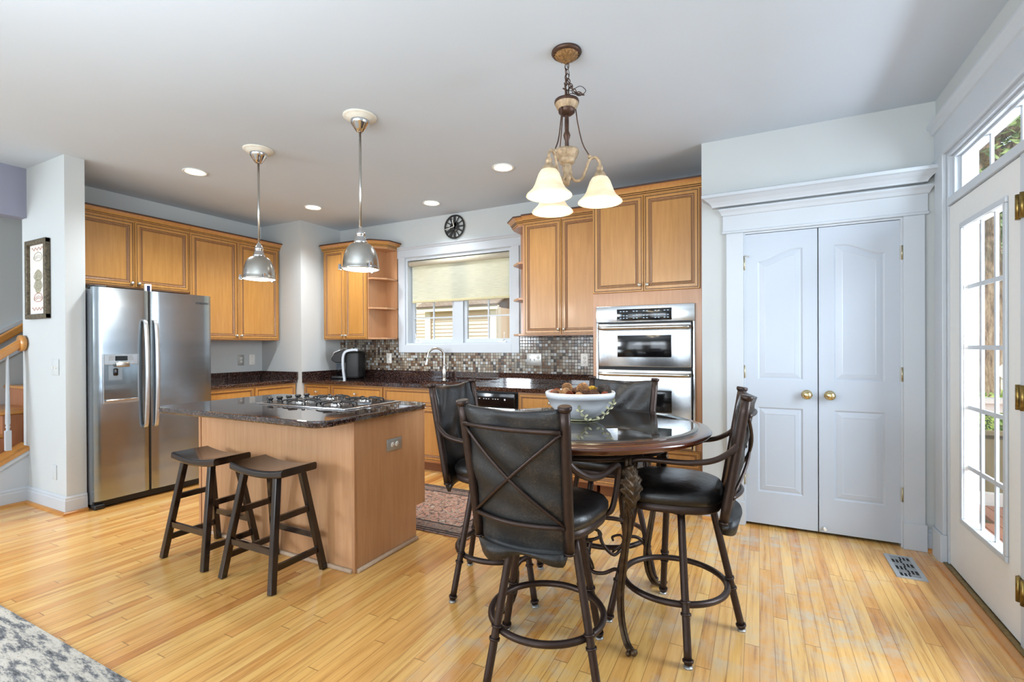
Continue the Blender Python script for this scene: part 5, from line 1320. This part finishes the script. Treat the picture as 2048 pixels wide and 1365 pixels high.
# leaves
def leafmat(a, b_):
    t = NT('leaf_green'); oi = t.n('ShaderNodeTexCoord'); f = t.noise(oi.outputs['Object'], 6, 3)
    t.l(t.ramp(f, [(.35, a), (.65, b_)]), t.b.inputs['Base Color']); t.set(Roughness=.55); return t.m
def leaves(c, rad, n, s, mat, name, parent=None, seed=1):
    rn = random.Random(seed); b = MB()
    for _ in range(n):
        while True:
            p = Vector([rn.uniform(-1, 1) for _ in range(3)])
            if .25 < p.length < 1: break
        p = Vector((c[0] + p.x * rad[0], c[1] + p.y * rad[1], c[2] + p.z * rad[2]))
        d = Vector([rn.uniform(-1, 1) for _ in range(3)]).normalized(); e = d.orthogonal().normalized(); L = s * rn.uniform(.6, 1.3)
        b.add([p - d * L, p + e * L * .45, p + d * L, p - e * L * .45], [(0, 1, 2, 3)])
    return b.build(name, mat, parent)
bs_ = thing('green_shrub', 'bright green shrub behind the board fence', 'shrub', (0, 0, 0))
leaves((3.4, 9.2, .05), (1.8, .7, .55), 5200, .06, leafmat('#7f9c3a', '#b6c860'), 'foliage', bs_, 2)
MB().tube([(3.3, 9.2, -1.2), (3.4, 9.2, .1)], .05, 8).build('stem', 'pcone', bs_)
bs_ = thing('green_shrub', 'darker shrub further across the lawn', 'shrub', (0, 0, 0))
leaves((5.2, 15, .6), (2.4, 1.2, .9), 4200, .12, leafmat('#5f7a3c', '#8fa65a'), 'foliage', bs_, 3)
MB().tube([(5.2, 15, -.1), (5.2, 15, .6)], .06, 8).build('stem', 'pcone', bs_)
def bark():
    t = NT('furrowed_bark'); v = t.coords((7, 7, 1.1)); f = t.noise(v, 2.6, 7, .8)
    t.l(t.ramp(f, [(.38, '#8a6f58'), (.5, '#caa987'), (.62, '#f0d8b8')]), t.b.inputs['Base Color']); t.set(Roughness=.95); t.bump(f, 1.0, .06); return t.m
M['bark'] = bark()
tr = thing('large_tree', 'large furrowed tree trunk outside the patio door', 'tree', (3.75, 11.6, -.1))
def trunk(P, r): return MB().tube(spline(P, 6), r, 20)
P = [(.20, 0, -.2), (.12, 0, .5), (-.08, 0, 1.6), (-.16, 0, 3), (-.12, 0, 5), (.0, 0, 8)]
MB().tube(spline(P, 6), [.36 - .2 * k / 30 for k in range(31)], 20).build('trunk', 'bark', tr)
b = MB(); rn = random.Random(5)
for k in range(14):
    z = 4.0 + rn.random() * 3.5; a = rn.uniform(0, 6.28); L = rn.uniform(1.5, 3.4)
    b.tube(spline([(0, 0, z), (math.cos(a) * L * .4, math.sin(a) * L * .4, z + .5), (math.cos(a) * L, math.sin(a) * L, z + rn.uniform(.2, 1.2))], 4), [.09 - .009 * q_ for q_ in range(9)], 6)
b.build('branch', 'bark', tr)
leaves((.4, .2, 6.0), (4.2, 3, 2.4), 5200, .11, leafmat('#6d8a42', '#a9b878'), 'foliage', tr, 9)
tr = thing('large_tree', 'second tree trunk partly behind the patio door mullion', 'tree', (4.62, 12.6, -.1))
MB().tube(spline([(.5, 0, -.2), (.3, 0, 1), (.1, 0, 2.2), (-.05, 0, 4), (0, 0, 8)], 6), [.42 - .2 * k / 24 for k in range(25)], 20).build('trunk', 'bark', tr)
leaves((.0, .2, 6.4), (3.4, 3, 2.4), 3800, .11, leafmat('#5d7a3a', '#90a860'), 'foliage', tr, 10)
for i, (x, y, h) in enumerate(((8, 24, 9), (12, 30, 11), (4.5, 30, 10), (16, 26, 9))):
    tt = thing('distant_tree', ['leafy tree at the far side of the lawn', 'tall tree behind the far lawn', 'leafy tree straight beyond the big trunk', 'outermost leafy tree beyond the lawn'][i], 'tree', (x, y, -.1), group='trees beyond the lawn')
    MB().tube([(0, 0, 0), (.1, 0, h * .6)], [.25, .12], 8).build('trunk', 'bark', tt)
    leaves((0, 0, h * .55), (3.2, 3, h * .42), 2200, .26, leafmat('#6f8548', '#a6b483'), 'foliage', tt, 20 + i)
pk = thing('picket_fence', 'white picket fence far across the lawn', 'fence', (0, 0, 0))
b = MB()
for i in range(40): b.box((3 + i * .13, 13.6, -.05), (3.07 + i * .13, 13.63, .78))
b.box((3, 13.63, .15), (8.2, 13.66, .22)).box((3, 13.63, .55), (8.2, 13.66, .62)); b.build('pickets', wt, pk)
sg = thing('yard_sign', 'small white diamond-shaped sign near the picket fence', 'sign', (3.66, 11.0, 0))
MB().prism([(-.12, .80), (0, .67), (.12, .80), (0, .93)], -.01, .01, 'y').build('panel', wt, sg)
MB().box((-.02, .01, -.05), (.02, .04, .75)).build('post', wt, sg)
